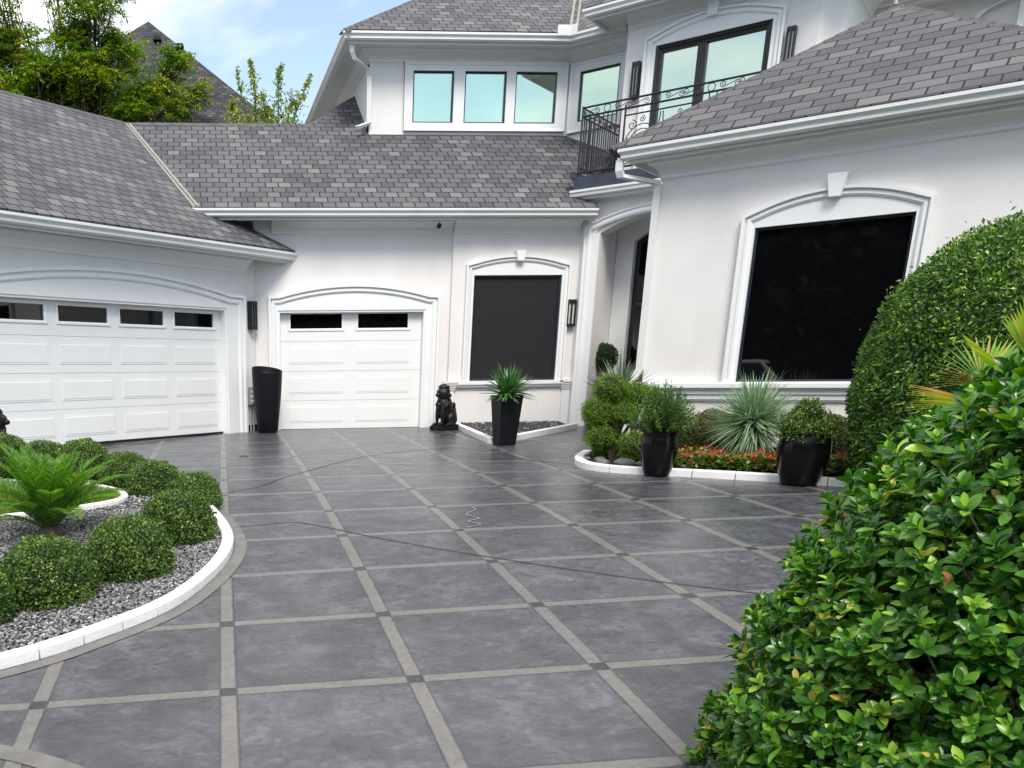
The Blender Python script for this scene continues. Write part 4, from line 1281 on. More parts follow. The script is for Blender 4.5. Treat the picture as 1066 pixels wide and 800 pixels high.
# ---- left island
ISL = smooth_path([(-1.27, 4.87), (-0.74, 5.22), (-0.18, 5.86), (0.17, 7.05), (0.03, 8.47), (-0.3, 9.75), (-1.0, 10.75), (-2.2, 11.35), (-3.6, 11.0), (-4.7, 9.6), (-4.95, 7.6), (-4.2, 5.7), (-2.9, 4.75), (-2.0, 4.62)], 8, True)
kerb("kerb", ISL, 0.095, 0.07, 0.29, True, gap=0.010)
strip_on_ground("border_band", [(p[0] + (p[0] + 2.2) / 2.6 * 0.115, p[1] + (p[1] - 7.8) / 3.2 * 0.13) for p in ISL], 0.10, M['band'], 0.004, closed=True)
INN = smooth_path([(-0.83, 9.12), (-1.04, 8.83), (-1.70, 8.55), (-2.6, 8.45), (-3.6, 8.8), (-3.9, 9.6), (-3.3, 10.3), (-2.35, 10.45), (-1.4, 10.05), (-0.95, 9.55)], 6, True)
kerb("kerb", INN, 0.08, 0.07, 0.45, True)
M['bedbase'] = mat("dark_gravel_base", (0.03, 0.03, 0.033), 0.9, var=0.4, vscale=30)
bed_fill("gravel_bed", ISL, M['bedbase'], 0.02)
N_ = 75000
Q = np.stack([RNG.uniform(-2.6, 0.3, N_), RNG.uniform(4.5, 8.9, N_)], 1)
ok = inside(ISL, Q) & (dist_path(ISL, Q) > 0.055) & ~inside(INN, Q)
# keep only what the camera side of the island shows at full density
Q = Q[ok]
Q = Q[(Q[:, 1] < 8.6)][:42000]
stones("gravel", np.concatenate([Q, (gz(Q[:, 0], Q[:, 1]) + 0.026 + RNG.uniform(0, 0.012, len(Q)))[:, None]], 1), (0.007, 0.016), M['chips'], "black white and grey stone chips filling the round island bed", "gravel")
Q2 = np.concatenate([np.stack([RNG.uniform(-4.9, 0.2, 9000), RNG.uniform(8.3, 11.3, 9000)], 1), np.stack([RNG.uniform(-5.0, -2.55, 16000), RNG.uniform(4.6, 8.4, 16000)], 1)])
Q2 = Q2[inside(ISL, Q2) & (dist_path(ISL, Q2) > 0.07) & ~inside(INN, Q2)]
stones("gravel", np.concatenate([Q2, (gz(Q2[:, 0], Q2[:, 1]) + 0.026)[:, None]], 1), (0.013, 0.024), M['chips'], "stone chips round the turf circle, behind and left of it on the island", "gravel")

# turf inside the inner ring
M['grass'] = leaf_mat("lawn_blades", [(0.0, (0.070, 0.140, 0.014)), (0.5, (0.119, 0.210, 0.025)), (1.0, (0.189, 0.280, 0.042))], 0.6, 0.3, 0.3)
bed_fill("turf_base", INN, mat("turf_soil", (0.05, 0.09, 0.02), 0.95, var=0.3, vscale=30), 0.045)
Q = np.stack([RNG.uniform(-3.9, -0.8, 30000), RNG.uniform(8.3, 10.5, 30000)], 1)
Q = Q[inside(INN, Q) & (dist_path(INN, Q) > 0.045)]
n = len(Q)
P3 = np.concatenate([Q, (gz(Q[:, 0], Q[:, 1]) + 0.045)[:, None]], 1)
D = np.stack([RNG.normal(0, .35, n), RNG.normal(0, .35, n), np.ones(n)], 1)
V, F = leaves(P3, D, RNG.normal(size=(n, 3)), RNG.uniform(0.03, 0.06, n), (LEAF_TINY[0] * np.array([1, 0.35, 1]), LEAF_TINY[1]))
tag(np_mesh("turf", V, F, M['grass']), "bright green turf inside the small white ring of the island", "turf", kind='stuff')

# ---- diamond bed of black pebbles before the screened window
TRI = [(4.62, 16.36), (4.36, 13.17), (6.52, 15.62), (6.68, 16.36)]
kerb("kerb", [(4.66, 16.34), (4.33, 13.12), (6.66, 15.70)], 0.10, 0.09, 0.9)
bed_fill("pebble_bed", TRI, M['bedbase'], 0.03)
Q = np.stack([RNG.uniform(4.3, 6.75, 9000), RNG.uniform(13.1, 16.4, 9000)], 1)
Q = Q[inside(TRI, Q) & (dist_path(TRI, Q) > 0.05)][:3300]
dd = dist_path(TRI, Q)
stones("pebbles", np.concatenate([Q, (gz(Q[:, 0], Q[:, 1]) + 0.05 + np.minimum(dd, 0.6) * 0.10 * RNG.uniform(0.4, 1, len(Q)))[:, None]], 1), (0.025, 0.05), M['pebbles'], "black pebbles in the pointed bed under the screened window", "pebbles", 0.6, 2, True, 0.1)

# ---- curved bed along the right wing
BED = smooth_path([(5.05, 11.45), (4.74, 10.95), (4.55, 10.45), (4.58, 10.05), (4.86, 9.72), (5.40, 9.36), (5.96, 8.92), (6.42, 8.50), (6.98, 8.02), (7.7, 7.4), (8.6, 6.6)], 8)
kerb("kerb", BED, 0.11, 0.08, 0.42, gap=0.009)
BEDP = BED + [(9.6, 7.4), (8.5, 9.45), (5.98, 11.95)]
bed_fill("planting_soil", BEDP, M['soil'], 0.035)
Q = np.stack([RNG.uniform(4.4, 9, 9000), RNG.uniform(7, 12, 9000)], 1)
Q = Q[inside(BEDP, Q) & (dist_path(BEDP, Q) > 0.06)]
stones("mulch", np.concatenate([Q, (gz(Q[:, 0], Q[:, 1]) + 0.045)[:, None]], 1), (0.012, 0.035), chip_mat("mulch_chips", [(0, (0.012, 0.01, 0.009)), (0.7, (0.04, 0.033, 0.03)), (1.0, (0.10, 0.09, 0.08))]), "dark bark mulch along the foot of the right wing", "mulch", 0.5)
# river stones behind the kerb
rtV, rtF = rock_tpl(3)
M['river'] = mat("grey_river_stone", (0.13, 0.13, 0.135), 0.55, var=0.3, vscale=10, bump=0.2, bscale=30)
rnd = random.Random(5)
rs = [(4.72, 10.25, .10), (4.9, 10.05, .13), (5.08, 9.93, .11), (4.80, 10.5, .09), (5.25, 9.80, .10), (4.98, 10.3, .09), (5.42, 9.68, .08), (4.68, 10.62, .08), (5.17, 10.12, .08)]
proto = None
RSL = ["flat grey river stone behind the curve of the white kerb, under the cloud pruned shrub", "largest grey river stone behind the white kerb, before the cloud pruned shrub"]
for i, (x, y, s) in enumerate(rs):
    if proto is None:
        vv = rtV * np.array([1, .72, .42]) * (1 + 0.07 * fnoise(rtV * 2, 3))[:, None]
        proto = np_mesh("river_stone", vv, rtF, M['river']); o = proto
    else:
        o = proto.copy(); COL.objects.link(o)
    o.location = (x, y, G(x, y) + 0.035 + s * 0.33); o.scale = (s, s, s); o.rotation_euler = (rnd.uniform(-.1, .1), rnd.uniform(-.1, .1), rnd.uniform(0, 6))
    tag(o, "smooth grey river stone lying between the cloud pruned shrub and the white kerb", "stone", "grey river stones behind the kerb")

# ================================================================== PLANTS
M['box'] = leaf_mat("boxwood_leaf", [(0.0, (0.021, 0.054, 0.011)), (0.40, (0.052, 0.108, 0.020)), (0.75, (0.111, 0.198, 0.033)), (1.0, (0.247, 0.360, 0.066))], 0.42, 0.45, 0.22, 5, 0.32)
M['boxbrown'] = leaf_mat("bronzed_leaf", [(0.0, (0.03, 0.055, 0.012)), (0.5, (0.07, 0.10, 0.02)), (0.85, (0.16, 0.15, 0.04)), (1.0, (0.25, 0.16, 0.06))], 0.5, 0.4, 0.2, 4, 0.3)
M['ligustrum'] = leaf_mat("clipped_tree_leaf", [(0.0, (0.018, 0.059, 0.008)), (0.45, (0.053, 0.133, 0.017)), (0.85, (0.128, 0.266, 0.030)), (1.0, (0.330, 0.532, 0.060))], 0.32, 0.5, 0.22, 3, 0.15)
M['hedge'] = leaf_mat("glossy_hedge_leaf", [(0.0, (0.019, 0.075, 0.013)), (0.35, (0.043, 0.144, 0.020)), (0.70, (0.088, 0.237, 0.026)), (0.88, (0.176, 0.388, 0.039)), (0.985, (0.378, 0.600, 0.055)), (1.0, (0.486, 0.400, 0.077))], 0.26, 0.5, 0.26, 3, 0.14)
M['young'] = leaf_mat("young_hedge_leaf", [(0.0, (0.13, 0.32, 0.03)), (1.0, (0.36, 0.56, 0.08))], 0.35, 0.5, 0.35)
M['juniper'] = leaf_mat("bright_juniper", [(0.0, (0.041, 0.102, 0.011)), (0.5, (0.115, 0.222, 0.022)), (1.0, (0.270, 0.408, 0.044))], 0.6, 0.3, 0.25, 6, 0.25)
M['podo'] = leaf_mat("narrow_green_leaf", [(0.0, (0.031, 0.086, 0.020)), (0.6, (0.075, 0.172, 0.033)), (1.0, (0.188, 0.333, 0.066))], 0.4, 0.45, 0.2)
M['sago'] = leaf_mat("sago_leaflet", [(0.0, (0.043, 0.133, 0.015)), (0.5, (0.108, 0.265, 0.030)), (1.0, (0.281, 0.469, 0.069))], 0.3, 0.55, 0.35, 2, 0.2)
M['silver'] = leaf_mat("silver_yucca_blade", [(0.0, (0.153, 0.269, 0.159)), (0.5, (0.284, 0.426, 0.265)), (0.9, (0.415, 0.526, 0.344)), (1.0, (0.546, 0.482, 0.265))], 0.5, 0.35, 0.2, 1, 0.05)
M['blade'] = leaf_mat("dark_yucca_blade", [(0.0, (0.042, 0.132, 0.039)), (0.6, (0.084, 0.209, 0.055)), (1.0, (0.192, 0.308, 0.099))], 0.4, 0.5, 0.2)
M['paleblade'] = leaf_mat("grey_green_blade", [(0.0, (0.10, 0.16, 0.10)), (1.0, (0.26, 0.33, 0.23))], 0.5, 0.4, 0.15)
M['fan'] = leaf_mat("yellowing_fan_frond", [(0.0, (0.10, 0.24, 0.03)), (0.5, (0.22, 0.36, 0.05)), (0.85, (0.42, 0.42, 0.08)), (1.0, (0.42, 0.26, 0.10))], 0.45, 0.4, 0.35, 3, 0.2)
M['berry'] = mat("green_berry", (0.28, 0.36, 0.06), 0.35)
M['deadleaf'] = mat("orange_dead_leaf", (0.42, 0.17, 0.07), 0.7)

def surf_leaves(c, rad, n, L, tpl, zmin=-0.8, lump=0.05, seed=1, shell=0.14, up=0.25, spread=0.7, fq=3.0, pw=2.0):
    r = np.random.default_rng(seed)
    d = sphere_dirs(n, zmin, r)
    if pw != 2.0:
        d = d / (np.sum(np.abs(d) ** pw, axis=1) ** (1 / pw))[:, None]
    rr = (1 + lump * fnoise(d * fq, seed)) * (1 - shell * r.random(n) ** 1.6) + (r.random(n) > 0.985) * 0.07 * (fnoise(d * 9, seed + 3) > 0.1)
    rad = np.array(rad)
    P = np.array(c) + d * rad * rr[:, None]
    nn = unit(d / rad)
    D = nn * 0.75 + r.normal(0, spread, (n, 3)) + np.array([0, 0, up])
    N = nn + r.normal(0, 0.5, (n, 3))
    return leaves(P, D, N, r.uniform(L[0], L[1], n), tpl)

def ball_shrub(name, x, y, rad, n, L, mt, label, cat, group=None, seed=1, zmin=-0.85, lump=0.05, tpl=None, base=None, zc=None, pw=2.0, shell=0.14, up=0.25, fq=3.0, spread=0.7, core_k=0.86):
    g = G(x, y) if base is None else base
    root = empty(name, (x, y, g), 0, label, cat, group)
    zc = rad[2] * 0.86 if zc is None else zc
    V, F = surf_leaves((0, 0, zc), rad, n, L, tpl or LEAF_TINY, zmin, lump, seed, pw=pw, shell=shell, up=up, fq=fq, spread=spread)
    np_mesh("foliage", V, F, mt, root)
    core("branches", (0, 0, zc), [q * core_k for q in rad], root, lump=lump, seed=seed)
    mb = MB()
    if zc > rad[2] * 0.8:
        mb.tube([(0, 0, -0.03), (0, 0, zc * 0.5)], 0.03, 6); mb.build("stem", M['bark'], root)
    return root

def copy_tree(o, parent=None):
    c = o.copy(); COL.objects.link(c); c.parent = parent
    for ch in list(o.children):
        copy_tree(ch, c)
    return c

# ---- clipped balls round the island, nearest first
balls = [(-1.09, 6.0, .335, "ball in front of the palm, second from the left edge"),
         (-0.57, 6.46, .325, "ball right of the palm, third along the kerb"),
         (-0.23, 7.35, .315, "ball just inside the widest bend of the kerb"),
         (-0.10, 8.60, .265, "ball whose edge reaches furthest right over the kerb"),
         (-0.53, 9.5, .285, "ball behind the rightmost ball, where the kerb disappears"),
         (-0.88, 10.0, .275, "ball at the back, just right of the palm fronds"),
         (-1.38, 10.36, .31, "ball at the back, behind the right palm fronds"),
         (-1.88, 10.66, .315, "ball at the back, behind the palm's upright fronds"),
         (-2.36, 10.85, .32, "ball at the back under the cut off statue"),
         (-1.55, 5.66, .30, "ball cut by the left edge, nearest the viewer")]
protos = []
for k in range(3):
    x, y, r_, lb = balls[k]
    protos.append(ball_shrub("boxwood_ball", x, y, (r_, r_, r_ * 0.93), 17000, (0.015, 0.030), M['box'] if k != 2 else M['boxbrown'] if False else M['box'], "clipped green boxwood " + lb, "shrub", "clipped boxwood balls round the island", seed=20 + k, lump=0.085, fq=6.0, shell=0.28, spread=0.95, core_k=0.80, zc=0.14))
for k in range(3, len(balls)):
    x, y, r_, lb = balls[k]
    src = protos[(k + 1) % 2 if k != 9 else 2]
    o = copy_tree(src)
    s = r_ / (balls[protos.index(src)][2])
    o.location = (x, y, G(x, y) + (0.08 if k in (6, 7, 8) else 0.0)); o.scale = (s * (1.06 if k % 2 else 0.97), s * (0.95 if k % 2 else 1.04), s * (1.0, 0.92, 1.05)[k % 3]); o.rotation_euler = (0, 0, 1.3 * k)
    o["label"] = "clipped green boxwood " + lb

# ---- sago palm
def sago(x, y, scale=1.0):
    g = G(x, y)
    root = empty("sago_palm", (x, y, g), 0, "green sago palm with arching feathery fronds in the middle of the island", "palm")
    mb = MB()
    mb.tube([(0, 0, -0.02), (0, 0, 0.05), (0, 0, 0.10), (0, 0, 0.14)], [0.10, 0.11, 0.10, 0.05], 12)
    mb.build("trunk", M['bark'], root, True)
    r = np.random.default_rng(3)
    K = 34
    for k in range(K):
        az = k * 2.39996 + r.uniform(-.1, .1); t = k / K
        el0 = R(88 - 52 * t + r.uniform(-5, 5)); Lf = (0.74 + 0.14 * math.sin(t * 3)) * scale * r.uniform(0.9, 1.08)
        pts = []; p = np.array([0.03 * math.cos(az), 0.03 * math.sin(az), 0.09]); el = el0
        S = 26
        for i in range(S + 1):
            pts.append(p.copy()); el -= R(1.3 + 2.0 * i / S) * (0.6 + 0.6 * t)
            p = p + Lf / S * np.array([math.cos(az) * math.cos(el), math.sin(az) * math.cos(el), math.sin(el)])
        pts = np.array(pts); Pp, Dd, Nn, Ll = [], [], [], []
        for i in range(3, int(S * 2.3)):
            s = i / 2.3; a = int(min(S - 1, s)); f = s - a
            q = pts[a] * (1 - f) + pts[min(S, a + 1)] * f; d = unit(pts[min(S, a + 1)] - pts[a])
            side = unit(np.cross(d, [0, 0, 1.0])); upv = np.cross(side, d)
            tt = s / S; ll = 0.15 * scale * (math.sin(math.pi * min(1, tt * 0.85 + 0.13)) ** 0.6)
            for sg in (1, -1):
                Pp.append(q); Dd.append(side * sg * 0.75 + d * 0.65 + upv * (0.42) + r.normal(0, .03, 3)); Nn.append(upv); Ll.append(ll)
        tp = (LEAF_LONG[0] * np.array([1, 0.34, 1]), LEAF_LONG[1])
        V, F = leaves(np.array(Pp), np.array(Dd), np.array(Nn), Ll, tp)
        fr = np_mesh("frond", V, F, M['sago'], root)
        mb = MB(); mb.tube([tuple(q) for q in pts[::3]], 0.006, 5, r2=0.002); mb.build("stalk", M['podo'], fr)
    return root
sago(-1.34, 7.70, 0.98)

# ---- generic rosette of sword blades
def rosette(c, n, L, w, mt, parent, seed, el=(10, 85), droop=0.5, name="foliage", segs=5):
    r = np.random.default_rng(seed); V = []; F = []
    for k in range(n):
        az = r.uniform(0, 2 * math.pi); e = R(math.degrees(math.asin(r.uniform(math.sin(R(el[0])), math.sin(R(el[1])))))); l = L * r.uniform(0.8, 1.08)
        p = np.array(c, float) + 0.03 * r.normal(size=3); side = np.array([-math.sin(az), math.cos(az), 0])
        kk = len(V)
        for i in range(segs + 1):
            t = i / segs; ww = w * (0.55 + 0.6 * math.sin(math.pi * min(1, t * 0.8 + 0.15))) * (1 - t ** 3) + 0.0008
            V.append(p + side * ww / 2 + np.array([0, 0, ww * .25])); V.append(p.copy()); V.append(p - side * ww / 2 + np.array([0, 0, ww * .25]))
            p = p + l / segs * np.array([math.cos(az) * math.cos(e), math.sin(az) * math.cos(e), math.sin(e)])
            e -= droop * (1.1 - abs(math.sin(e))) / segs
        for i in range(segs):
            a = kk + 3 * i
            F += [(a, a + 1, a + 4, a + 3), (a + 1, a + 2, a + 5, a + 4)]
    return np_mesh(name, np.array(V), np.array(F), mt, parent)

# silver yucca
x, y = 6.36, 10.0; g = G(x, y)
root = empty("yucca", (x, y, g), 0, "silver blue spiky yucca rosette rising from the red flower bed", "yucca")
mb = MB(); mb.tube([(0, 0, -0.02), (0, 0, 0.50)], 0.07, 10, r2=0.05); mb.build("trunk", M['bark'], root, True)
rosette((0, 0, 0.52), 1150, 0.56, 0.015, M['silver'], root, 5, el=(-62, 86), droop=0.12)
# yucca beside the entry
x, y = 5.34, 11.3; g = G(x, y)
root = empty("yucca", (x, y, g), 0, "grey green yucca with stiff blades behind the cloud pruned shrub", "yucca")
mb = MB(); mb.tube([(0, 0, -0.02), (0, 0, 0.72)], 0.06, 10, r2=0.05); mb.build("trunk", M['bark'], root, True)
rosette((0, 0, 0.74), 220, 0.52, 0.030, M['paleblade'], root, 8, el=(-15, 86), droop=0.15)
# small striped plants low in the bed
x, y = 5.30, 10.25; g = G(x, y)
root = empty("spiky_plant", (x, y, g), 0, "low bronze and pink strap leaved plant between the cloud pruned shrub and the round pot", "plant")
rosette((0, 0, 0.05), 34, 0.42, 0.03, leaf_mat("strap_leaf", [(0, (0.10, 0.11, 0.06)), (0.6, (0.25, 0.2, 0.15)), (1, (0.45, 0.38, 0.3))], 0.5, 0.4, 0.2), root, 9, el=(30, 86), droop=0.5)

# ---- cloud pruned shrub
x, y = 5.0, 10.62; g = G(x, y)
root = empty("cloud_pruned_shrub", (x, y, g), 0, "bright green shrub clipped into stacked puffs beside the entry, behind the curved kerb", "shrub")
puffs = [(4.90, 10.6, 1.85, .20), (5.18, 10.55, 1.78, .175), (4.77, 10.62, 1.60, .175), (5.03, 10.5, 1.58, .17), (4.83, 10.6, 1.31, .19), (5.18, 10.4, 1.19, .185), (5.42, 10.65, 1.76, .12), (4.95, 10.75, 1.12, .14)]
for i, (px, py, pz, pr) in enumerate(puffs):
    c = (px - x, py - y, pz - g)
    V, F = surf_leaves(c, (pr * (1.0, 1.15, 1.1, 0.95)[i % 4], pr, pr * (0.86, 0.8, 1.0)[i % 3]), 7000, (0.012, 0.028), (LEAF_TINY[0] * np.array([1, 0.6, 1]), LEAF_TINY[1]), -0.95, 0.24, 40 + i, 0.3, 0.3, 0.9, 7.0)
    cl = np_mesh("puff", V, F, M['juniper'], root)
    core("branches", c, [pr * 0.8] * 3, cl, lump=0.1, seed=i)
mb = MB()
for (px, py, pz, pr) in puffs:
    mb.tube([(0, 0, 0.0), ((px - x) * 0.3, (py - y) * 0.3, (pz - g) * 0.45), (px - x, py - y, pz - g)], 0.028, 6, r2=0.012)
mb.build("trunk", M['bark'], root, True)

# ---- low round shrubs against the right wing
ball_shrub("round_shrub", 6.44, 10.98, (.30, .30, .31), 9000, (0.016, 0.03), M['boxbrown'], "olive green clipped shrub with bronzed tips left of the silver yucca, against the wall", "shrub", "low round shrubs against the right wing", seed=61, zc=0.28)
ball_shrub("round_shrub", 7.45, 10.25, (.31, .31, .31), 9000, (0.016, 0.03), M['boxbrown'], "olive green clipped shrub with bronzed tips right of the silver yucca, behind the pot", "shrub", "low round shrubs against the right wing", seed=62, zc=0.26)
ball_shrub("round_shrub", 5.95, 10.75, (.22, .22, .25), 6000, (0.016, 0.03), M['boxbrown'], "small olive clipped shrub hidden behind the plant in the left round pot", "shrub", "low round shrubs against the right wing", seed=63, zc=0.25)

# ---- red bedding flowers
FLB = [(5.25, 9.72), (5.55, 9.42), (6.05, 9.02), (6.55, 8.62), (7.15, 8.25), (7.4, 9.0), (6.9, 9.7), (6.5, 10.2), (5.95, 10.35), (5.5, 10.35)]
n = 13000
Q = np.stack([RNG.uniform(5.1, 7.6, n * 2), RNG.uniform(8.2, 10.5, n * 2)], 1)
Q = Q[inside(FLB, Q)][:n]; n = len(Q)
hgt = 0.16 + 0.05 * fnoise(np.concatenate([Q, Q[:, :1] * 0], 1) * 4, 4)
dE = dist_path(FLB, Q); hgt = hgt * np.minimum(1, 0.4 + dE * 5)
P3 = np.concatenate([Q, (gz(Q[:, 0], Q[:, 1]) + 0.03 + hgt * (1 - 0.5 * RNG.random(n) ** 2))[:, None]], 1)
D = np.stack([RNG.normal(0, .8, n), RNG.normal(0, .8, n), RNG.uniform(-.1, .8, n)], 1)
V, F = leaves(P3, D, np.stack([RNG.normal(0, .4, n), RNG.normal(0, .4, n), np.ones(n)], 1), RNG.uniform(0.03, 0.06, n), (LEAF_TINY[0] * np.array([1, 1.4, 1]), LEAF_TINY[1]))
tag(np_mesh("bedding_flowers", V, F, leaf_mat("begonia_leaf", [(0.0, (0.035, 0.10, 0.015)), (0.5, (0.09, 0.20, 0.03)), (0.8, (0.2, 0.26, 0.05)), (1.0, (0.22, 0.07, 0.03))], 0.35, 0.5, 0.2, 5, 0.25)), "low green and bronze bedding leaves round the silver yucca", "flowers", kind='stuff')
n2 = 430
idx = RNG.choice(n, n2, replace=False)
idx = idx[fnoise(P3[idx] * 2.2, 9) > 0.0]
rt, rf = rock_tpl(1)
PP = P3[idx].copy(); PP[:, 2] = gz(PP[:, 0], PP[:, 1]) + 0.045 + hgt[idx]
cl = np.repeat(PP, 3, 0) + RNG.normal(0, 0.016, (len(PP) * 3, 3))
n = len(cl)
D = np.stack([RNG.normal(0, 1, n), RNG.normal(0, 1, n), RNG.uniform(0, .8, n)], 1)
V, F = leaves(cl, D, np.stack([RNG.normal(0, .4, n), RNG.normal(0, .4, n), np.ones(n)], 1), RNG.uniform(0.02, 0.035, n), (LEAF_TINY[0] * np.array([1, 2.2, 1]), LEAF_TINY[1]))
tag(np_mesh("blossoms", V, F, leaf_mat("red_petal", [(0.0, (0.42, 0.02, 0.03)), (0.7, (0.62, 0.05, 0.06)), (1.0, (0.7, 0.16, 0.14))], 0.5, 0.3, 0.3, 3, 0.1)), "red blossoms scattered over the bedding plants", "flowers", kind='stuff')

# ---- pots and what grows in them
def pot_lathe(name, x, y, prof, label, mt, sx=1, sy=1, rz=0, shear=0.0, base=None, group=None):
    g = G(x, y) + 0.004 if base is None else base
    mb = MB(); mb.lathe(prof, n=40, sx=sx, sy=sy)
    H = max(z for _, z in prof)
    if shear:
        mb.v = [(a, b, z + shear * (b * 1.0 + a * -0.6) * (max(0, z / H) ** 9)) for a, b, z in mb.v]
    o = mb.build(name, mt, None, True); o.location = (x, y, g); o.rotation_euler = (0, 0, rz)
    tag(o, label, "pot", group); return o
prof = [(0.001, 0), (0.165, 0), (0.178, 0.02), (0.215, 0.35), (0.245, 0.65), (0.256, 0.80), (0.262, 0.92), (0.266, 1.02), (0.268, 1.06), (0.262, 1.075), (0.25, 1.07), (0.238, 1.0), (0.19, 0.75), (0.001, 0.74)]
tp = pot_lathe("tall_pot", 1.16, 16.02, prof, "tall empty tapered black pot with a slanted rim between the two garage doors", M['potmatte'], 1, 0.95, 0, 0.20)
def round_pot(x, y, s, label):
    prof = [(0.001, 0), (0.125, 0), (0.138, 0.012), (0.175, 0.12), (0.200, 0.27), (0.205, 0.36), (0.198, 0.43), (0.188, 0.475), (0.196, 0.492), (0.194, 0.505), (0.182, 0.508), (0.172, 0.49), (0.172, 0.44), (0.001, 0.43)]
    o = pot_lathe("round_pot", x, y, [(r_ * s[0], z * s[1]) for r_, z in prof], label, M['pot'], group="rounded black glazed pots on the paving")
    mb = MB(); mb.lathe([(0.001, 0.447 * s[1]), (0.173 * s[0], 0.435 * s[1])], n=24); so = mb.build("potting_soil", M['soil'], o)
    return o
round_pot(5.02, 9.53, (0.95, 0.95), "rounded black pot on the kerb line holding a fine leaved shrub, nearer the entry")
round_pot(6.09, 8.66, (1.18, 1.02), "wider rounded black pot holding a small leaved shrub, near the clipped hedge")
# square tapered pot with yucca
x, y = 4.47, 13.05; g = G(x, y) + 0.004
mb = MB()
ang = R(52)
for (z0_, z1_, w0, w1) in ((0, 0.70, 0.245, 0.345),):
    def ring(w, z): return [(w * math.sqrt(.5) * math.cos(ang + math.pi / 2 * i), w * math.sqrt(.5) * math.sin(ang + math.pi / 2 * i), z) for i in range(4)]
    q = ring(w0, 0) + ring(w1, 0.68) + ring(w1 * 1.02, 0.683) + ring(w1 * 1.02, 0.71) + ring(w1 * 0.9, 0.71) + ring(w1 * 0.88, 0.62)
    mb.add(q, [(3, 2, 1, 0)] + [(k * 4 + i, k * 4 + (i + 1) % 4, (k + 1) * 4 + (i + 1) % 4, (k + 1) * 4 + i) for k in range(5) for i in range(4)] + [(20, 21, 22, 23)])
sp_ = mb.build("square_pot", M['potmatte'], None, False, 0.006); sp_.location = (x, y, g)
tag(sp_, "square tapered black pot at the tip of the pebble bed", "pot")
root = empty("potted_yucca", (x, y, g + 0.63), 0, "green sword leaved yucca growing in the square black pot", "yucca")
mb = MB(); mb.tube([(0, 0, -0.005), (0, 0, 0.12)], 0.05, 8); mb.build("trunk", M['bark'], root, True)
rosette((0, 0, 0.09), 170, 0.44, 0.040, M['blade'], root, 12, el=(-12, 86), droop=0.35)
# shrubs in the round pots
x, y = 5.02, 9.53; g = G(x, y)
root = empty("potted_shrub", (x, y, g + 0.41), 0, "loose upright shrub with fine narrow leaves in the round pot nearer the entry", "shrub")
r = np.random.default_rng(77); parts = []; mb = MB()
for k in range(300):
    az = r.uniform(0, 6.283); e = R(r.uniform(5, 86)); l = r.uniform(0.14, 0.33) * (0.86 + 0.30 * math.sin(e)); 
    d = np.array([math.cos(az) * math.cos(e), math.sin(az) * math.cos(e), math.sin(e) * 1.25])
    b0 = np.array([0.05 * math.cos(az), 0.05 * math.sin(az), 0.06])
    m_ = 40; t = np.linspace(0.25, 1, m_)[:, None]
    P = b0 + d * l * t * 1.05 + np.array([0, 0, 0.04]) * t ** 2
    dd = unit(np.repeat(d[None], m_, 0) * 0.9 + r.normal(0, 0.55, (m_, 3)))
    parts.append(leaves(P, dd, r.normal(size=(m_, 3)), r.uniform(0.03, 0.05, m_), (LEAF_TINY[0] * np.array([1, 0.42, 1]), LEAF_TINY[1])))
    mb.tube([tuple(b0 * 0.3), tuple(b0 + d * l)], 0.004, 4, r2=0.002)
for sx_ in (0.0, 0.05):
    P = np.stack([np.full(24, sx_), np.zeros(24), np.linspace(0.3, 0.62 - sx_, 24)], 1)
    parts.append(leaves(P, r.normal(0, .6, (24, 3)) + [0, 0, .8], r.normal(size=(24, 3)), np.full(24, 0.03), (LEAF_TINY[0] * np.array([1, 0.42, 1]), LEAF_TINY[1])))
V, F = join(parts); np_mesh("foliage", V, F, M['podo'], root); mb.build("branches", M['bark'], root)
x, y = 6.09, 8.66; g = G(x, y)
root = empty("potted_shrub", (x, y, g + 0.44), 0, "small leaved shrub with a pointed top in the wider round pot near the hedge", "shrub")
V1 = surf_leaves((0, 0, 0.12), (.26, .26, .19), 5200, (0.018, 0.034), LEAF_TINY, -0.7, 0.2, 81, 0.5, 0.5, 0.7, 5)
V2 = surf_leaves((-0.02, 0, 0.27), (.13, .13, .14), 1500, (0.018, 0.034), LEAF_TINY, -0.5, 0.25, 82, 0.5, 0.5, 0.7, 5)
V, F = join([V1, V2]); np_mesh("foliage", V, F, M['box'], root)
core("branches", (0, 0, 0.09), (0.18, 0.18, 0.13), root)
# ball topiary in the shaded entry
x, y = 7.42, 16.48; g = G(x, y)
root = empty("topiary_ball", (x, y, g), 0, "dark round topiary ball standing in the shaded entry recess", "topiary")
V, F = surf_leaves((0, 0, 1.20), (.25, .25, .25), 3500, (0.02, 0.035), LEAF_TINY, -1, 0.03, 91)
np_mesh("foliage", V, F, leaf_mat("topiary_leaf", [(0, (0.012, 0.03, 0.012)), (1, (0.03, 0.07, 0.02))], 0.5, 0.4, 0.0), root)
core("branches", (0, 0, 1.20), (.22, .22, .22), root)
mb = MB(); mb.tube([(0, 0, 0.3), (0, 0, 1.05)], 0.018, 6); mb.build("stem", M['bark'], root)
mb = MB(); mb.lathe([(0.001, 0.01), (0.13, 0.01), (0.17, 0.36), (0.15, 0.36), (0.14, 0.31), (0.001, 0.31)]); 
tb = mb.build("entry_pot", M['potmatte'], None, True); tb.location = (x, y, g); tag(tb, "plain black pot under the topiary ball in the entry", "pot")

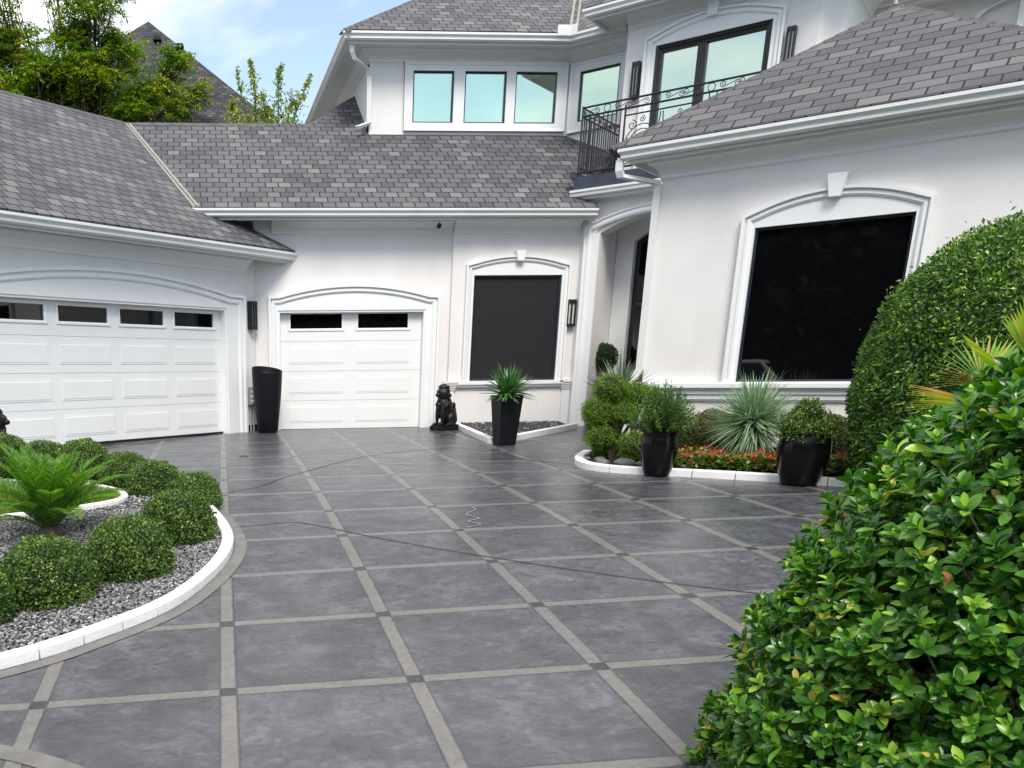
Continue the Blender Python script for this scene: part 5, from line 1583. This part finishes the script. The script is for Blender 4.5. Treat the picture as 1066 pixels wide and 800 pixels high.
# ---- lion statues
def lion(x, y, rz, label):
    g = G(x, y) + 0.003
    bm = bmesh.new()
    def ell(c, s, rot=(0, 0, 0)):
        m4 = Matrix.Translation(c) @ Matrix.Rotation(rot[2], 4, 'Z') @ Matrix.Rotation(rot[1], 4, 'Y') @ Matrix.Rotation(rot[0], 4, 'X') @ Matrix.Diagonal((*s, 1))
        bmesh.ops.create_icosphere(bm, subdivisions=3, radius=1.0, matrix=m4)
    # facing -x locally; seated, mane heavy, haunch and curled tail behind
    ell((0.09, 0, 0.23), (0.15, 0.12, 0.16))            # haunch
    ell((0.08, 0.09, 0.18), (0.11, 0.05, 0.12)); ell((0.08, -0.09, 0.18), (0.11, 0.05, 0.12))
    ell((-0.01, 0, 0.36), (0.12, 0.11, 0.20), (0, 0.35, 0))   # trunk
    ell((-0.07, 0, 0.44), (0.11, 0.115, 0.15))          # chest mane
    ell((-0.075, 0, 0.62), (0.115, 0.12, 0.135))        # mane round head
    ell((-0.08, 0, 0.73), (0.085, 0.09, 0.06))
    ell((-0.15, 0, 0.635), (0.065, 0.062, 0.075))       # face
    ell((-0.205, 0, 0.605), (0.045, 0.042, 0.035))      # muzzle
    ell((-0.235, 0, 0.618), (0.014, 0.02, 0.012))       # nose
    for s in (1, -1):
        ell((-0.19, s * 0.035, 0.665), (0.02, 0.018, 0.012))
        ell((-0.09, s * 0.09, 0.735), (0.025, 0.02, 0.03))
        ell((-0.135, s * 0.07, 0.27), (0.038, 0.036, 0.17))   # front legs
        ell((-0.17, s * 0.07, 0.105), (0.06, 0.04, 0.028))    # paws
        ell((0.0, s * 0.12, 0.10), (0.09, 0.042, 0.03))
    rr = random.Random(4)
    for i in range(34):     # locks of the mane
        a = rr.uniform(0, 6.28); z = rr.uniform(0.36, 0.74); q = 0.115 * math.sin(min(1, (0.86 - z) / 0.4) * 1.4) + 0.01
        ell((-0.06 + q * 0.9 * math.cos(a), q * 1.05 * math.sin(a), z), (0.028, 0.028, 0.05), (rr.uniform(-.5, .5), rr.uniform(-.5, .5), 0))
    for i in range(8):      # tail curling up behind
        t = i / 7; ell((0.20 + 0.05 * math.sin(t * 3), 0.03, 0.16 + 0.26 * t), (0.026 + (0.018 if i == 7 else 0), 0.024 + (0.012 if i == 7 else 0), 0.03 + (0.025 if i == 7 else 0)))
    me = bpy.data.meshes.new("statue_raw"); bm.to_mesh(me); bm.free()
    o = bpy.data.objects.new("statue_raw", me); COL.objects.link(o)
    rm = o.modifiers.new("r", 'REMESH'); rm.mode = 'VOXEL'; rm.voxel_size = 0.009
    sm_ = o.modifiers.new("s", 'SMOOTH'); sm_.factor = 0.5; sm_.iterations = 2
    dg = bpy.context.evaluated_depsgraph_get()
    me2 = bpy.data.meshes.new_from_object(o.evaluated_get(dg))
    bpy.data.objects.remove(o)
    for p in me2.polygons: p.use_smooth = True
    me2.materials.clear(); me2.materials.append(M['statue'])
    root = empty("lion_statue", (x, y, g), rz, label, "statue", "black seated lion statues")
    b = bpy.data.objects.new("lion_figure", me2); COL.objects.link(b); b.parent = root
    mb = MB(); mb.box((0.0, 0, 0.035), (0.46, 0.32, 0.07)); mb.box((0.0, 0, 0.082), (0.42, 0.28, 0.024)); mb.build("plinth", M['statue'], root, bevel=0.008)
    return root
li = lion(4.33, 15.85, R(28), "black seated lion statue between the narrow garage door and the pebble bed")
l2 = copy_tree(li); l2.location = (-2.67, 11.65, G(-2.67, 11.65)); l2.rotation_euler = (0, 0, R(178)); l2["label"] = "black seated lion statue facing right behind the island, cut by the left edge"

# ---- big clipped dome hedge at the right wing
x, y = 7.28, 7.8; g = G(x, y)
root = empty("dome_hedge", (x, y, g), 0, "large dome shaped clipped evergreen in front of the right wing's window", "hedge")
V, F = surf_leaves((0, 0, 0.92), (1.11, 1.22, 1.50), 85000, (0.022, 0.050), LEAF_MID, -0.62, 0.035, 101, 0.13, 0.2, 0.85, 9)
np_mesh("foliage", V, F, M['ligustrum'], root)
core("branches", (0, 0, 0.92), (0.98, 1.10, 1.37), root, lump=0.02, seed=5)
mb = MB()
for k in range(5):
    a = k * 1.256; mb.tube([(0.1 * math.cos(a), 0.1 * math.sin(a), -0.02), (0.35 * math.cos(a), 0.35 * math.sin(a), 0.5)], 0.05, 7, r2=0.03)
mb.build("trunk", M['bark'], root, True)

# ---- foreground hedge with big glossy leaves in whorls
def fore_hedge(cx, cy, c0, rad, n_w):
    g = G(cx, cy)
    root = empty("glossy_hedge", (cx, cy, g), 0, "big rounded hedge with glossy green leaves in the right foreground", "hedge")
    r = np.random.default_rng(202)
    d = sphere_dirs(n_w, -0.55, r)
    # keep the faces a viewer on the drive can see
    toc = unit(np.array([-cx, -cy, 1.0]))
    keep = (d @ toc > -0.45)
    d = d[keep]; n = len(d)
    lump = 1 + 0.045 * fnoise(d * 4.5, 6) + 0.02 * fnoise(d * 14, 8)
    depth = r.random(n) ** 1.3
    rr = lump * (1.0 - 0.26 * depth) + r.normal(0, 0.012, n) + (r.random(n) > 0.97) * 0.02
    rad_ = np.array(rad)
    P = np.array([0, 0, c0 - g]) + d * rad_ * rr[:, None]
    nn = unit(d / rad_)
    ax = unit(nn * 0.8 + np.array([0, 0, 0.55]) + r.normal(0, 0.32, (n, 3)))
    Pp, Dd, Nn, Ll, Yg = [], [], [], [], []
    for i in range(n):
        a = ax[i]; s = unit(np.cross(a, r.normal(size=3))); t = np.cross(a, s)
        k = r.integers(6, 10); size = r.uniform(0.040, 0.064) * (1.1 if r.random() < .2 else 1)
        ph = r.uniform(0, 6.28); young = (r.random() < 0.08) and depth[i] < .5
        for j in range(k):
            an = ph + j * 2.4; open_ = 0.35 + 0.9 * (j / k)
            dirv = a * math.cos(open_) + (s * math.cos(an) + t * math.sin(an)) * math.sin(open_)
            Pp.append(P[i] - a * 0.035 * (j / k)); Dd.append(dirv); Nn.append(a + 0.15 * r.normal(size=3))
            Ll.append(size * (0.7 + 0.5 * j / k) * (0.8 if young else 1)); Yg.append(young)
    Pp, Dd, Nn, Ll, Yg = map(np.array, (Pp, Dd, Nn, Ll, Yg))
    V, F = leaves(Pp, Dd, Nn, Ll, LEAF_BIG)
    mi = np.repeat(Yg.astype(np.int32), len(LEAF_BIG[1]))
    np_mesh("foliage", V, F, M['hedge'], root, True, [M['hedge'], M['young']], mi)
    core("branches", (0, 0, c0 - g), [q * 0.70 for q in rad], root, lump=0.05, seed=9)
    mb = MB()
    for i in range(0, n, 9):
        p = P[i]; q = p * 0.68 + np.array([0, 0, c0 - g]) * 0.32 + r.normal(0, 0.03, 3)
        mb.tube([tuple(q), tuple((p + q) / 2 + r.normal(0, 0.02, 3)), tuple(p)], 0.006, 4, r2=0.003)
    mb.build("twigs", M['bark'], root)
    # berries
    bt, bf = rock_tpl(2); C = []
    for i in r.choice(n, 60, replace=False):
        if depth[i] > .35: continue
        for j in range(7):
            C.append(P[i] + nn[i] * 0.01 + r.normal(0, 0.010, 3))
    C = np.array(C)
    Vb = (bt[None] * 0.0055 + C[:, None]).reshape(-1, 3); Fb = (bf[None] + (np.arange(len(C)) * len(bt))[:, None, None]).reshape(-1, 3)
    np_mesh("berries", Vb, Fb, M['berry'], root)["kind"] = "stuff"
    # one curled dead leaf
    V, F = leaves(np.array([[1.97 - cx, 2.17 - cy, 1.545 - g]]), np.array([[.5, -.2, -.5]]), np.array([[.3, -1, .2]]), [0.05], (LEAF_BIG[0] * np.array([1, 1.0, 4.0]), LEAF_BIG[1]))
    np_mesh("dead_leaf", V, F, M['deadleaf'], root)
    return root
fore_hedge(3.10, 2.65, 0.30, (1.31, 1.0, 1.95), 17000)

# ---- fan palm squeezed between the two hedges
def fan_frond(base, tip_dir, L, n, spread, mt, parent, seed):
    r = np.random.default_rng(seed); d = unit(np.array(tip_dir, float)); s = unit(np.cross(d, [0, 0, 1.0])); u = np.cross(s, d)
    V, F = [], []
    hub = np.array(base, float)
    for k in range(n):
        a = (k / (n - 1) - .5) * spread; dd = d * math.cos(a) + (s * 0.75 + u * 0.65) * math.sin(a); side = unit(np.cross(dd, u + 0.3 * s))
        l = L * (1 - 0.25 * abs(a) / (spread / 2)) * r.uniform(.9, 1.05); kk = len(V)
        for i in range(5):
            t = i / 4; w = 0.028 * math.sin(math.pi * (0.12 + 0.86 * t)) ; p = hub + dd * l * t - np.array([0, 0, 0.10]) * t * t * l
            V += [p + side * w / 2, p - side * w / 2]
        F += [(kk + 2 * i, kk + 2 * i + 1, kk + 2 * i + 3, kk + 2 * i + 2) for i in range(4)]
    return np_mesh("frond", np.array(V), np.array(F), mt, parent)
x, y = 5.1, 5.5; g = G(x, y)
root = empty("fan_palm", (x, y, g), 0, "small fan palm with yellowing fronds poking out between the two big hedges", "palm")
mb = MB(); mb.tube([(0, 0, -0.03), (0, 0, 0.75)], 0.09, 9, r2=0.07); mb.build("trunk", M['bark'], root, True)
fr_ = [((-.25, -.25, 1.06), (-1, -.15, 0.0), .62, 28, 1.3), ((-0.10, -.2, 1.22), (-.75, -.2, .45), .52, 26, 1.6), ((0.1, -.15, 1.3), (-.35, -.3, .8), .52, 24, 1.7), ((.2, -.1, 1.2), (.5, -.5, .7), .5, 22, 1.8), ((0, .1, 1.2), (.1, .8, .6), .5, 22, 1.8), ((.1, 0, 1.05), (.9, .2, .1), .5, 22, 1.6)]
for i, (b, d, l, n, s_) in enumerate(fr_):
    f = fan_frond(b, d, l, n, s_, M['fan'], root, i)
    mb = MB(); mb.tube([(0, 0, 0.7), tuple(np.array(b) * [.5, .5, .9]), b], 0.012, 5, r2=0.008); mb.build("stalk", M['podo'], f)

# ---- fallen leaf and specks
mb = MB()
x, y = 0.50, 12.3
V, F = leaves(np.array([[x, y, G(x, y) + .01], [x + .03, y + .02, G(x, y) + .012]]), np.array([[1, .3, .1], [-.2, 1, .2]]), np.array([[0, 0, 1.], [0.2, 0, 1.]]), [0.13, 0.10], LEAF_BIG)
tag(np_mesh("fallen_leaf", V, F, mat("brown_leaf", (0.22, 0.12, 0.07), 0.8)), "curled brown leaf lying on the paving before the tall pot", "leaf")

# ================================================================== BACKGROUND
# neighbouring house with a steep dark roof
nh = empty("neighbour_house", (-1.4, 31, 1.2), 0, "neighbouring house with a steep dark weathered shingle roof behind the garages", "house")
NHI = Matrix.Translation((1.4, -31, -1.2))
AP_ = (-1.17, 30.0, 12.03); CR = (2.46, 25.0, 7.93); CL = (-5.7, 25.0, 7.93); BR_ = (2.46, 35, 7.93); BLk = (-5.7, 35, 7.93)
def nroof(pts, ud, label=None):
    o = roof_face("roof", pts, ud, M['shingleold'], 0.05, nh, label); o.matrix_parent_inverse = NHI; return o
nr = nroof([CL, CR, AP_], (1, 0), "front face of the neighbour's roof")
nroof([CR, BR_, AP_], (0, 1)); nroof([BLk, CL, AP_], (0, 1)); nroof([BR_, BLk, AP_], (1, 0))
mb = MB(); mb.box((-1.6, 30, 4.5), (7.6, 9.4, 6.8)); o = mb.build("wall", M['stucco'], nh); o.matrix_parent_inverse = NHI
for (px, py, pz) in ((-0.90, 29.05, 11.25), (-0.27, 28.72, 10.98)):
    px2 = px
    mb = MB(); mb.box((px2, py - 0.10, pz + 0.0), (0.24, 0.26, 0.10), 0, 0.75); o = mb.build("roof_vent", mat("dark_vent", (0.03, 0.03, 0.033), 0.95, spec=0.1), nh, bevel=0.01); o.matrix_parent_inverse = NHI

# ---- trees
def limb(mb, p0, p1, r0, r1, rnd, wob=0.25, segs=6):
    p0, p1 = np.array(p0, float), np.array(p1, float); pts = []
    o1, o2 = rnd.normal(0, wob, 3), rnd.normal(0, wob, 3)
    for i in range(segs + 1):
        t = i / segs; pts.append(tuple(p0 + (p1 - p0) * t + o1 * math.sin(math.pi * t) * .5 + o2 * math.sin(2 * math.pi * t) * .3))
    mb.tube(pts, r0, 7, r2=r1); return pts
M['treeleaf'] = leaf_mat("feathery_tree_leaf", [(0.0, (0.039, 0.099, 0.016)), (0.45, (0.095, 0.188, 0.027)), (0.8, (0.190, 0.287, 0.038)), (1.0, (0.403, 0.398, 0.054))], 0.5, 0.4, 0.45, 0.9, 0.30)
M['yellow'] = leaf_mat("yellow_blossom", [(0.0, (0.45, 0.36, 0.04)), (1.0, (0.62, 0.50, 0.08))], 0.6, 0.3, 0.3)
M['birchleaf'] = leaf_mat("pale_tree_leaf", [(0.0, (0.088, 0.165, 0.022)), (0.5, (0.220, 0.308, 0.050)), (1.0, (0.495, 0.484, 0.110))], 0.5, 0.4, 0.45, 0.9, 0.25)
def feathery_tree(x, y, clumps, label, seed):
    g = G(x, y); rnd = np.random.default_rng(seed)
    root = empty("feathery_tree", (x, y, g), 0, label, "tree")
    tb = MB(); fork = (0.1, 0, 4.6 - g)
    limb(tb, (0, 0, -0.1), fork, 0.22, 0.15, rnd, 0.15, 8)
    lp = []; yl = []
    for (cx, cy, cz, cr, dens) in clumps:
        c = np.array([cx - x, cy - y, cz - g]); dens *= 1.25
        pts = limb(tb, fork, tuple(c), 0.09, 0.02, rnd, 0.5, 8)
        for s in range(int(dens * 13)):
            d = unit(rnd.normal(size=3)); q = c + d * cr * np.array([1, 1, 0.8]) * rnd.uniform(0.35, 1.0)
            if s % 3 == 0: limb(tb, pts[rnd.integers(4, 8)], tuple(q), 0.022, 0.006, rnd, 0.15, 4)
            # drooping compound leaves
            for k in range(9):
                az = rnd.uniform(0, 6.283); e = rnd.uniform(-.2, .9); l = rnd.uniform(0.28, 0.5); p = q.copy(); S = 8
                P = []
                for i in range(S):
                    dd = np.array([math.cos(az) * math.cos(e), math.sin(az) * math.cos(e), math.sin(e)]); P.append((p.copy(), dd)); p = p + dd * l / S; e -= 0.15
                for (pp, dd) in P[1:]:
                    sd = unit(np.cross(dd, [0, 0, 1.0]))
                    for sg in (1, -1):
                        lp.append((pp, sd * sg + dd * .5 + np.array([0, 0, -.12]) + rnd.normal(0, .3, 3)))
            if rnd.random() < 0.33:
                for k in range(26): yl.append(q + np.array([0, 0, .02]) + rnd.normal(0, [.09, .09, .10], 3))
    P = np.array([a for a, b in lp]); D = np.array([b for a, b in lp]); n = len(P)
    V, F = leaves(P, D, np.tile([0, 0, 1.0], (n, 1)) + rnd.normal(0, .3, (n, 3)), rnd.uniform(0.07, 0.13, n), (LEAF_TINY[0] * np.array([1, .7, 1]), LEAF_TINY[1]))
    np_mesh("crown", V, F, M['treeleaf'], root)
    if yl:
        P = np.array(yl); n = len(P)
        V, F = leaves(P, rnd.normal(size=(n, 3)), rnd.normal(size=(n, 3)), rnd.uniform(0.03, 0.06, n), (LEAF_TINY[0] * np.array([1, 1.3, 1]), LEAF_TINY[1]))
        np_mesh("blossom", V, F, M['yellow'], root)
    tb.build("trunk", M['bark'], root, True)
    return root
feathery_tree(-2.7, 25, [(-4.7, 25, 10.4, 1.0, 2.4), (-5.2, 25.2, 9.2, 1.2, 3), (-4.1, 24.8, 8.7, 1.1, 3), (-3.0, 25, 9.5, 1.0, 2.6), (-2.35, 24.7, 10.5, .85, 2.2), (-1.75, 25, 9.7, .75, 1.8),
                         (-2.2, 25, 8.6, 1.1, 3), (-1.0, 24.8, 8.7, .75, 1.8), (-0.55, 25, 9.45, .5, 1.0), (-0.35, 24.9, 8.5, .45, .8), (0.15, 25, 8.85, .3, .4), (-3.2, 25.4, 11.6, .8, 1.6), (-2.0, 25, 11.5, .8, 1.4), (-4.9, 25, 11.8, .9, 1.6), (-3.2, 25.2, 8.2, 1.0, 2.2), (-5.0, 24.6, 8.3, 1.0, 2.2), (-4.2, 25.3, 9.4, .9, 2.2), (-3.6, 24.7, 8.9, .8, 2.0), (-2.6, 24.6, 9.1, .8, 2.2), (-1.6, 24.6, 8.3, .7, 1.6), (-2.9, 25, 10.2, .6, 1.2), (-4.9, 25, 9.9, .8, 1.6)],
              "leafy tree with feathery foliage and yellow blossom clusters rising behind the garage roof", 31)
def whip_tree(x, y, stems, label, seed):
    g = G(x, y); rnd = np.random.default_rng(seed)
    root = empty("slender_tree", (x, y, g), 0, label, "tree"); tb = MB(); Pp, Dd = [], []
    limb(tb, (0, 0, -.1), (0, 0, 4.5 - g), 0.12, 0.08, rnd, .1)
    for (tx, ty, tz, w, dens) in stems:
        b = np.array([(tx - x) * .55, (ty - y), 7.3 - g]); t_ = np.array([tx - x, ty - y, tz - g])
        limb(tb, (0, 0, 4.5 - g), tuple(b), 0.05, 0.03, rnd, .1)
        pts = limb(tb, tuple(b), tuple(t_), 0.028, 0.006, rnd, .15, 8)
        for k in range(int(300 * dens)):
            s = rnd.random() ** 0.8; a = min(7, int(s * 8)); f = s * 8 - a
            p = np.array(pts[a]) * (1 - f) + np.array(pts[a + 1]) * f
            off = rnd.normal(0, w * (1.05 - s), 3) * [1, 1, .9]
            Pp.append(p + off); Dd.append(np.array([rnd.normal(), rnd.normal(), -.5 + rnd.normal() * .6]))
        for k in range(10):
            s = rnd.uniform(.1, .9); a = min(7, int(s * 8)); p = np.array(pts[a]); q = p + rnd.normal(0, w * (1.3 - s), 3) + [0, 0, .25]
            tb.tube([tuple(p), tuple(q)], 0.008, 4, r2=0.003)
            for j in range(10): Pp.append(p + (q - p) * rnd.uniform(.4, 1.05)); Dd.append(rnd.normal(0, 1, 3) + [0, 0, -.4])
    Pp = np.array(Pp); n = len(Pp)
    V, F = leaves(Pp, np.array(Dd), rnd.normal(size=(n, 3)), rnd.uniform(0.06, 0.11, n), (LEAF_TINY[0] * np.array([1, .95, 1]), LEAF_TINY[1]))
    np_mesh("crown", V, F, M['birchleaf'], root); tb.build("trunk", M['bark'], root, True)
    return root
whip_tree(1.9, 24.5, [(1.45, 24.5, 9.45, .17, 1.5), (2.22, 24.4, 9.30, .17, 1.6), (1.0, 24.6, 8.55, .26, 1.3), (1.75, 24.6, 8.75, .22, 1.2), (2.95, 24.5, 9.15, .16, 1.1), (2.55, 24.5, 8.6, .22, 1.1), (1.15, 24.5, 9.3, .10, .25), (1.9, 24.7, 8.5, .26, 1.2)],
          "slender young tree with pale upright sprays beside the upper storey eave", 47)

# ---- wooded lots across the street, mirrored in the dark glass
def far_wood(seed):
    rnd = np.random.default_rng(seed); Pp, Ss = [], []
    for k in range(110):
        a = math.radians(rnd.uniform(125, 290)); d = rnd.uniform(32, 52)
        cx, cy = d * math.cos(a) + 2, d * math.sin(a) + 4
        if cy > 14: continue
        h = rnd.uniform(9, 14)
        n = 1500; dd = unit(rnd.normal(size=(n, 3)))
        Pp.append(np.array([cx, cy, h * .55]) + dd * np.array([3.6, 3.6, h * .5]) * rnd.uniform(.3, 1.05, (n, 1)))
    P = np.concatenate(Pp); n = len(P)
    V, F = leaves(P, rnd.normal(size=(n, 3)), rnd.normal(size=(n, 3)), rnd.uniform(0.55, 1.2, n), (LEAF_TINY[0] * np.array([1, 1.8, 1]), LEAF_TINY[1]))
    o = np_mesh("far_wood", V, F, leaf_mat("far_tree_leaf", [(0, (0.008, 0.016, 0.006)), (1, (0.02, 0.035, 0.012))], 0.8, 0.2, 0.0, 0.2, .2))
    tag(o, "dark trees across the street, seen as the mirror image in the black window", "trees", kind='stuff')
far_wood(3)

# ---- pickup truck parked in the street, visible as a reflection in the black window
def truck(x, y, rz, z0):
    root = empty("pickup_truck", (x, y, z0), rz, "silver pickup truck mirrored in the bottom left of the large black window", "truck")
    paint = mat("silver_paint", (0.75, 0.76, 0.78), 0.35, 0.0, coat=0.5)
    def side_prism(poly, w0, w1, name, m, parent=root, bevel=0.03):
        n = len(poly); q = [(a, w0, b) for a, b in poly] + [(a, w1, b) for a, b in poly]
        mb = MB(); mb.add(q, [tuple(range(n)), tuple(range(2 * n - 1, n - 1, -1))] + [(i, (i + 1) % n, n + (i + 1) % n, n + i) for i in range(n)])
        return mb.build(name, m, parent, bevel=bevel)
    body = side_prism([(-2.75, .50), (-2.72, 1.02), (-0.75, 1.05), (1.15, 1.08), (2.3, 1.02), (2.62, .92), (2.68, .48), (2.2, .38), (-2.5, .38)], -.93, .93, "body", paint, bevel=0.05)
    mb = MB()
    lo = [(-0.95, 1.06), (1.25, 1.06)]; hi = [(-0.70, 1.72), (0.55, 1.72)]
    q = [(lo[0][0], -.86, 1.05), (lo[1][0], -.86, 1.05), (lo[1][0], .86, 1.05), (lo[0][0], .86, 1.05), (hi[0][0], -.70, 1.74), (hi[1][0], -.70, 1.74), (hi[1][0], .70, 1.74), (hi[0][0], .70, 1.74)]
    mb.add(q, [(0, 3, 2, 1), (4, 5, 6, 7), (0, 1, 5, 4), (1, 2, 6, 5), (2, 3, 7, 6), (3, 0, 4, 7)]); cab = mb.build("cab", paint, root, bevel=0.05)
    def lerp4(c, u, v): a = Vector(c[0]).lerp(Vector(c[1]), u); b = Vector(c[3]).lerp(Vector(c[2]), u); return a.lerp(b, v)
    for f, off in (((1, 2, 6, 5), (.02, 0, .01)), ((0, 1, 5, 4), (0, -.012, .004)), ((3, 2, 6, 7), (0, .012, .004))):
        c = [q[i] for i in f]; mb = MB(); o_ = Vector(off)
        mb.add([tuple(lerp4(c, u, v) + o_) for u, v in ((.08, .12), (.92, .12), (.92, .86), (.08, .86))] + [tuple(lerp4(c, u, v)) for u, v in ((.08, .12), (.92, .12), (.92, .86), (.08, .86))], [(0, 1, 2, 3), (7, 6, 5, 4)] + [(i, (i + 1) % 4, 4 + (i + 1) % 4, 4 + i) for i in range(4)])
        mb.build("window", M['glass'], cab)
    for wx in (-1.75, 1.72):
        for sy_ in (-1, 1):
            mb = MB(); mb.tube([(wx, sy_ * .72, .38), (wx, sy_ * .95, .38)], .38, 24); w = mb.build("wheel", M['black'], root, bevel=0.03)
            mb = MB(); mb.tube([(wx, sy_ * .94, .38), (wx, sy_ * .965, .38)], .22, 16); mb.build("rim", M['metal'], w)
    for sy_ in (-.7, .7):
        mb = MB(); mb.box((2.64, sy_, .80), (.10, .34, .20)); mb.build("headlight", M['lampglass'], root, bevel=0.02)
    mb = MB(); mb.box((2.66, 0, .78), (.06, .9, .22)); mb.build("grille", M['black'], root, bevel=0.02)
    mb = MB(); mb.box((2.70, 0, .48), (.16, 1.8, .18)); mb.build("bumper", M['metal'], root, bevel=0.03)
    return root
truck(-8.6, 1.7, R(-50), G(-8.6, 1.7))
